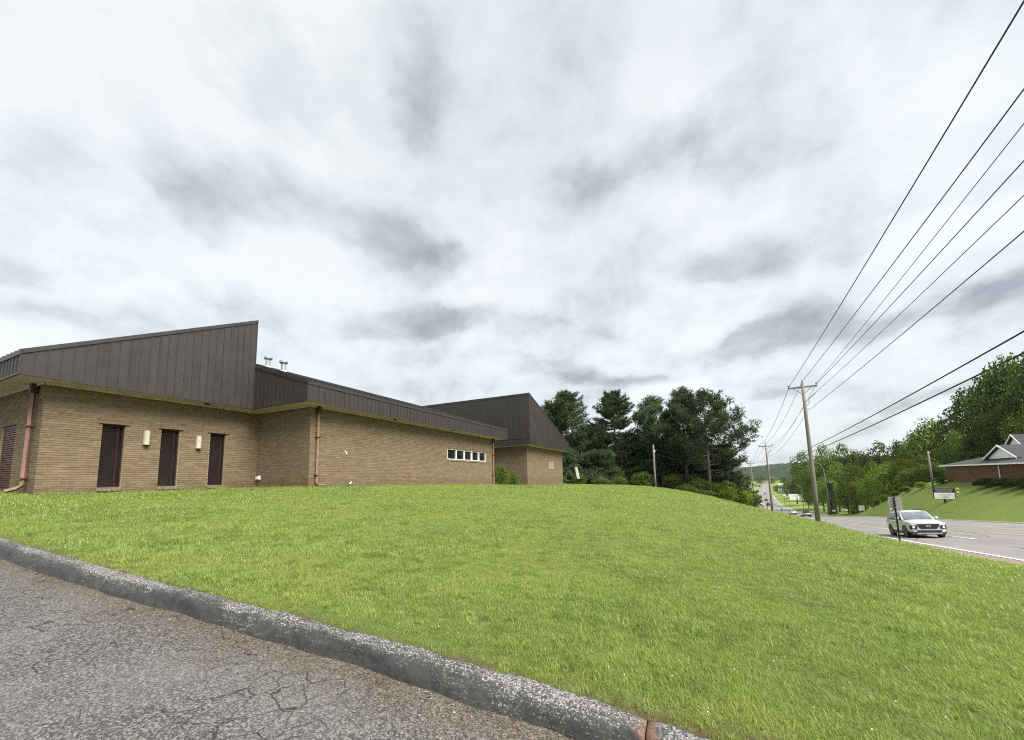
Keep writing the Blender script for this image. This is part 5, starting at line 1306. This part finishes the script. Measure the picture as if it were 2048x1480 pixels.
for (s, t, zc, w_, h_, lab) in ((420, 30.5, -9.5, 1.8, 1.6, 'tall white pylon sign far along the right side of the road'), (400, 29.0, -13., 1.4, 1.1, 'lower white pylon sign further along the right side'), (300, 27.6, -13.2, .8, 1.0, 'small white roadside sign near the far kerb')):
    b = rp(s, t); zb = float(gz(b.x, b.y)); q = tag(empty('pylon_sign', (b.x, b.y, zb)), lab, 'sign', 'signs far down the road')
    MB().tube([ZV*-.2, ZV*(zc-zb)], .15, 6).build('post', M_GALV, q); MB().obox(ZV*(zc-zb), TV*w_, DV*.2, ZV*h_).build('panel', M_SIGNW, q)
    MB().obox(ZV*(zc-zb-h_*.45)-DV*.22, TV*w_*.8, DV*.02, ZV*h_*.25).build('print', M_BILL, q)

# ------------------------------------------------------------------ vehicles
def m_car(name, col, metal=.25):
    m, t, b, out = newmat(name)
    n = t.noise(t.new('ShaderNodeTexCoord').outputs['Object'], 3, 3, .5).outputs['Fac']
    t.put(b.inputs['Base Color'], t.ramp(n, [(.3, tuple(c*.93 for c in col)), (.7, col)]))
    b.inputs['Metallic'].default_value = metal; b.inputs['Roughness'].default_value = .32; b.inputs['Coat Weight'].default_value = .7; b.inputs['Coat Roughness'].default_value = .05
    return m
M_SILV = m_car('silver_paint', (.56, .58, .60)); M_LENS = simple('clear_lamp_lens', (.85, .87, .88), .15, var=.03); M_CHROME = simple('bright_chrome', (.75, .76, .78), .15, .9, var=.03); M_RED = simple('red_lamp', (.35, .012, .012), .25)
M_CLAD = simple('grey_cladding', (.05, .052, .056), .6); M_RIM = simple('dark_alloy', (.19, .19, .2), .35, .7); M_SKID = simple('silver_skid_plate', (.40, .41, .43), .4, .5)
def section(x, w_, zb, belt, top):
    zm = zb+(belt-zb)*.45
    h = [(0, zb), (w_*.80, zb), (w_*.965, zb+.09), (w_, zm), (w_*.985, belt-.10), (w_*.93, belt-.005), (w_*.62, top), (0, top+.015)]
    return [(x, y, z) for y, z in h]+[(x, -y, z) for y, z in reversed(h[1:-1])]
def wheel(root, x, y, r=.36, wd=.24):
    w_ = empty('wheel', (x, y, r), parent=root); sgn = 1 if y > 0 else -1
    MB().lathe([(r*.64, -wd/2), (r*.93, -wd/2), (r, -wd*.36), (r, wd*.36), (r*.93, wd/2), (r*.64, wd/2)], 28, (0, 0, 0), 'y').build('tyre', M_RUBBER, w_, smooth=True)
    mb = MB(); yo = sgn*wd*.42
    mb.lathe([(r*.66, yo-.02*sgn), (r*.66, yo+.01*sgn), (r*.58, yo+.012*sgn), (r*.56, yo-.03*sgn)], 24, (0, 0, 0), 'y')
    for k in range(5):
        a = k*2*math.pi/5
        for e in (-.16, .16): mb.prism([(math.cos(a+e)*r*.1, yo, math.sin(a+e)*r*.1), (math.cos(a+e*1.1)*r*.6, yo, math.sin(a+e*1.1)*r*.6), (math.cos(a+e*1.1+.13)*r*.6, yo, math.sin(a+e*1.1+.13)*r*.6), (math.cos(a+e+.4)*r*.1, yo, math.sin(a+e+.4)*r*.1)], (0, -.02*sgn, 0))
    mb.lathe([(r*.14, yo-.02*sgn), (r*.12, yo+.012*sgn)], 12, (0, 0, 0), 'y'); mb.build('rim', M_RIM, w_)
    MB().lathe([(r*.55, yo-.06*sgn), (r*.55, yo-.05*sgn)], 20, (0, 0, 0), 'y').build('brake_disc', M_BLACK, w_)
    return w_
def suv(root, paint):
    ST = [(-2.40, .66, .52, .98, 1.06), (-2.36, .84, .40, 1.08, 1.15), (-2.15, .92, .28, 1.13, 1.18), (-1.4, .945, .25, 1.13, 1.16), (-.4, .945, .25, 1.11, 1.14), (.6, .945, .25, 1.09, 1.13), (1.1, .945, .25, 1.08, 1.15), (1.6, .945, .25, 1.05, 1.13), (2.05, .93, .27, 1.0, 1.09), (2.27, .89, .29, .93, 1.03), (2.36, .84, .32, .89, .97), (2.40, .74, .38, .82, .90)]
    vs = []; n = 14
    for q in ST: vs += section(*q)
    mb = MB().add(vs, [(i*n+k, i*n+(k+1) % n, (i+1)*n+(k+1) % n, (i+1)*n+k) for i in range(len(ST)-1) for k in range(n)]+[tuple(range(n)), tuple(reversed(range((len(ST)-1)*n, len(ST)*n)))])
    body = mb.build('body', paint, root, smooth=True); sb = body.modifiers.new('sub', 'SUBSURF'); sb.levels = 1; sb.render_levels = 2
    # cabin: painted pillars and roof
    cb = [(1.12, .80, 1.02), (-2.22, .83, 1.06)]; ct = [(.28, .655, 1.60), (-1.72, .64, 1.60)]
    V = []
    rings = [(1.10, 1.14, -2.24, .865, .87), (1.38, .74, -2.12, .80, .795), (1.62, .34, -1.92, .725, .715), (1.69, .14, -1.78, .64, .63), (1.715, -.3, -1.4, .42, .42)]
    for z, xf, xb, wf, wb_ in rings:
        V += [(xf, -wf*.55, z+.012), (xf-.10, -wf, z), (-.6, -max(wf, wb_)*1.015, z+.008), (xb+.12, -wb_, z), (xb, -wb_*.55, z), (xb, wb_*.55, z), (xb+.12, wb_, z), (-.6, max(wf, wb_)*1.015, z+.008), (xf-.10, wf, z), (xf, wf*.55, z+.012)]
    m_ = 10; F = [(i*m_+k, i*m_+(k+1) % m_, (i+1)*m_+(k+1) % m_, (i+1)*m_+k) for i in range(len(rings)-1) for k in range(m_)]+[tuple((len(rings)-1)*m_+k for k in range(m_))]
    cab = MB().add(V, F).build('cabin', paint, root, smooth=True); cab.modifiers.new('e', 'EDGE_SPLIT').split_angle = R(50)
    def pane(name, pts, off, parent):
        return MB().prism([Vector(p)+Vector(off) for p in pts], Vector(off)*-.6).build(name, M_WSHIELD if name == 'windshield' else M_CGLASS, parent)
    pane('windshield', [(1.08, -.72, 1.14), (1.08, .72, 1.14), (.74, .69, 1.375), (.36, .615, 1.605), (.36, -.615, 1.605), (.74, -.69, 1.375)], (.030, 0, .030), cab)
    pane('rear_window', [(-2.20, -.68, 1.17), (-2.20, .68, 1.17), (-1.98, .60, 1.57), (-1.98, -.60, 1.57)], (-.03, 0, .01), cab)
    for sg in (-1, 1):
        for a0, a1, b0, b1 in ((.90, -.10, .26, -.06), (-.18, -1.12, -.14, -1.08), (-1.20, -1.95, -1.16, -1.70)):
            def P(x, z): return (x, sg*(.878-(z-1.10)*.27), z)
            pane('side_window', [P(a0, 1.14), P(a1, 1.15), P(b1, 1.58), P(b0, 1.58)], (0, sg*.016, 0), cab)
        MB().tube([(.15, sg*.63, 1.70), (.05, sg*.645, 1.755), (-1.5, sg*.63, 1.755), (-1.62, sg*.615, 1.70)], .026, 6).build('roof_rail', M_BLACK, root)
        mr = MB().lathe([(.02, -.11), (.075, -.09), (.09, 0), (.075, .09), (.02, .11)], 10, (.78, sg*1.03, 1.20), 'y').build('mirror', paint, root, smooth=True); mr.scale = (.9, 1, 1)
        MB().tube([(.80, sg*.87, 1.13), (.79, sg*.96, 1.17)], .03, 6).build('mirror_arm', M_BLACK, root)
        # lamps
        MB().obox((2.345, sg*.745, .66), (.045, sg*-.03, 0), (-.035, sg*.14, 0), (0, 0, .115)).build('lamp_housing', M_BLACK, root)
        hl = MB().lathe([(.075, -.012), (.07, .012), (.03, .02)], 14, (0, 0, 0), 'x').build('headlight', M_LENS, root, smooth=True); hl.location = (2.39, sg*.745, .66); hl.rotation_euler = (0, 0, sg*.25)
        MB().obox((2.335, sg*.68, .905), (.05, sg*-.04, 0), (-.05, sg*.18, .0), (0, 0, .018)).build('day_lamp', M_LENS, root)
        MB().obox((2.355, sg*.72, .40), (.03, 0, 0), (-.03, sg*.09, 0), (0, 0, .022)).build('fog_lamp', M_LENS, root)
        MB().obox((-2.385, sg*.70, .98), (.03, 0, 0), (.02, sg*.14, 0), (0, 0, .09)).build('tail_lamp', M_RED, root)
        for x in (1.40, -1.36):
            arc = MB(); k0 = 14; pts = [(x+.455*math.cos(math.pi*k/k0), .36+.455*math.sin(math.pi*k/k0)) for k in range(k0+1)]
            arc.add([(px, sg*(.930), max(.24, pz)) for px, pz in pts]+[(px, sg*.955, max(.24, pz)) for px, pz in pts]+[(x+(px-x)*.85, sg*.957, .36+(pz-.36)*.85) for px, pz in pts],
                    [(k, k+1, k0+2+k, k0+1+k) for k in range(k0)]+[(k0+1+k, k0+2+k, 2*k0+3+k, 2*k0+2+k) for k in range(k0)]).build('wheel_arch', M_CLAD, root)
            MB().lathe([(.395, sg*.80), (.395, sg*.951)], 26, (x, 0, .37), 'y').build('wheel_well', M_BLACK, root)
        MB().box(-.90, .94, sg*.94-.015, sg*.94+.015, .22, .33).build('sill_cladding', M_CLAD, root)
        for x in (.55, -.55): MB().obox((x-.2, sg*.955, .86), (.09, 0, 0), (0, .012, 0), (0, 0, .014)).build('door_handle', paint, root)
    # front
    MB().prism([(2.385, -.56, .86), (2.385, .56, .86), (2.385, .50, .70), (2.385, .38, .56), (2.385, -.38, .56), (2.385, -.50, .70)], (.04, 0, 0)).build('grille', M_BLACK, root)
    MB().obox((2.432, 0, .745), (.006, 0, 0), (0, .11, 0), (0, 0, .012)).build('emblem', M_CHROME, root)
    em = MB(); ptsE = [(2.436, .13*math.cos(2*math.pi*k/20), .745+.06*math.sin(2*math.pi*k/20)) for k in range(21)]; em.tube(ptsE, .009, 5)
    for sg in (-1, 1): em.tube([(2.437, sg*.05-.016, .705), (2.437, sg*.05+.016, .785)], .011, 5)
    em.build('emblem_ring', M_CHROME, root)
    MB().obox((2.405, 0, .42), (.02, 0, 0), (0, .60, 0), (0, 0, .045)).build('lower_intake', M_BLACK, root)
    MB().obox((2.40, 0, .505), (.018, 0, 0), (0, .62, 0), (0, 0, .02)).build('bumper_bar', paint, root)
    MB().obox((2.37, 0, .285), (.04, 0, 0), (0, .62, 0), (0, 0, .045)).build('skid_plate', M_SKID, root)
    MB().obox((2.33, 0, .33), (.05, 0, 0), (0, .84, 0), (0, 0, .07)).build('bumper_cladding', M_CLAD, root)
    MB().box(-2.2, 2.2, -.78, .78, .2, .3).build('underbody', M_BLACK, root)
    for x in (1.40, -1.36):
        for y in (-.83, .83): wheel(root, x, y)
def place_car(root, s, t, toward=True):
    b = rp(s, t); grade = float(prof(s+2)-prof(s-2))/4; fwd = (DV*(-1 if toward else 1)+ZV*(-grade if toward else grade)).normalized()
    side = ZV.cross(fwd).normalized(); cross = float(zroad(s, t+1)-zroad(s, t-1))/2; side = (side+ZV*(cross*side.dot(TV))).normalized(); upv = fwd.cross(side)
    m = Matrix((fwd, side, upv)).transposed().to_4x4(); m.translation = (b.x, b.y, float(zroad(s, t))+.008); root.matrix_world = m
sv_ = tag(empty('car'), 'silver sport utility vehicle driving towards the camera on the near lane', 'car'); suv(sv_, M_SILV); place_car(sv_, 36.2, 10.85); sv_.scale = (.92, .92, .99)
def far_car(s, t, toward, paint, kind, label):
    root = tag(empty('car'), label, 'car', 'cars far down the road'); h = 1.75 if kind == 'pickup' else 1.45
    ST = [(-2.3, .75, .4, .85, .9), (-2.1, .88, .28, .95, 1.0), (-1, .9, .25, .95, 1.0), (.8, .9, .25, .92, .98), (1.7, .9, .26, .85, .9), (2.2, .82, .32, .7, .75)]
    vs = []; n = 14
    for q in ST: vs += section(*q)
    MB().add(vs, [(i*n+k, i*n+(k+1) % n, (i+1)*n+(k+1) % n, (i+1)*n+k) for i in range(len(ST)-1) for k in range(n)]+[tuple(range(n)), tuple(reversed(range((len(ST)-1)*n, len(ST)*n)))]).build('body', paint, root, smooth=True)
    xb = -.4 if kind == 'pickup' else -1.7
    def hull(e, z0, z1): return [(1.0+e, -.78, z0), (1.0+e, .78, z0), (xb-.3-e, .78, z0), (xb-.3-e, -.78, z0), (.3+e, -.62, z1), (.3+e, .62, z1), (xb-e*.5, .62, z1), (xb-e*.5, -.62, z1)]
    MB().add(hull(0, .92, h-.06), [(0, 1, 5, 4), (1, 2, 6, 5), (2, 3, 7, 6), (3, 0, 4, 7)]).build('windows', M_CGLASS, root)
    MB().obox(((.3+xb)/2, 0, h-.04), ((.3-xb)/2+.05, 0, 0), (0, .64, 0), (0, 0, .035)).build('roof', paint, root)
    for sg in (-1, 1):
        MB().obox((2.2, sg*.62, .62), (.04, 0, 0), (0, .14, 0), (0, 0, .07)).build('headlight', M_LENS, root); MB().obox((-2.26, sg*.66, .78), (.04, 0, 0), (0, .12, 0), (0, 0, .1)).build('tail_lamp', M_RED, root)
        for x in (1.35, -1.35): MB().lathe([(.33, sg*.68), (.33, sg*.91)], 16, (x, 0, .33), 'y').build('wheel', M_RUBBER, root)
    if kind == 'pickup': MB().box(-2.2, -.75, -.7, .7, .96, 1.0).build('bed', M_BLACK, root)
    MB().obox((-2.3, 0, .42), (.05, 0, 0), (0, .8, 0), (0, 0, .1)).build('bumper', M_BLACK, root); MB().obox((2.22, 0, .42), (.05, 0, 0), (0, .75, 0), (0, 0, .1)).build('bumper', M_BLACK, root)
    place_car(root, s, t, toward); return root
M_WCAR = m_car('white_paint_car', (.74, .74, .73), 0.); M_DCAR = m_car('dark_paint_car', (.03, .032, .035), .2); M_GCAR = m_car('grey_paint_car', (.33, .33, .34), .5)
far_car(128, 17.7, False, M_GCAR, 'pickup', 'grey pickup truck heading downhill in front of the billboard')
far_car(152, 17.6, False, M_WCAR, 'sedan', 'white car half hidden behind the second utility pole')
far_car(268, 13.9, True, M_WCAR, 'sedan', 'white car coming uphill, nearest of the oncoming ones far off')
far_car(262, 17.8, False, M_DCAR, 'sedan', 'dark car heading away, just right of the yellow line')
far_car(275, 21.0, False, M_WCAR, 'sedan', 'white car in the outer lane beside the second utility pole')
far_car(320, 17.9, False, M_DCAR, 'pickup', 'black truck heading away in the middle distance')
far_car(430, 18., False, M_GCAR, 'sedan', 'grey car heading away near the end of the visible road')
far_car(480, 17.8, False, M_WCAR, 'sedan', 'white car furthest away near the top of the road')

# ------------------------------------------------------------------ haze
mz = bpy.data.materials.new('haze_air'); mz.use_nodes = True; z_ = NT(mz.node_tree); z_.n.clear()
pv = z_.new('ShaderNodeVolumePrincipled'); pv.inputs['Color'].default_value = (.80, .87, .93, 1); pv.inputs['Density'].default_value = .00007; pv.inputs['Anisotropy'].default_value = .2
oz = z_.new('ShaderNodeOutputMaterial'); z_.l.new(pv.outputs[0], oz.inputs['Volume'])
hz = tag(MB().box(-2050, 2050, -2050, 2050, -28, 48).build('haze', mz), 'thin pale haze filling the air over the valley', 'haze', kind='stuff')
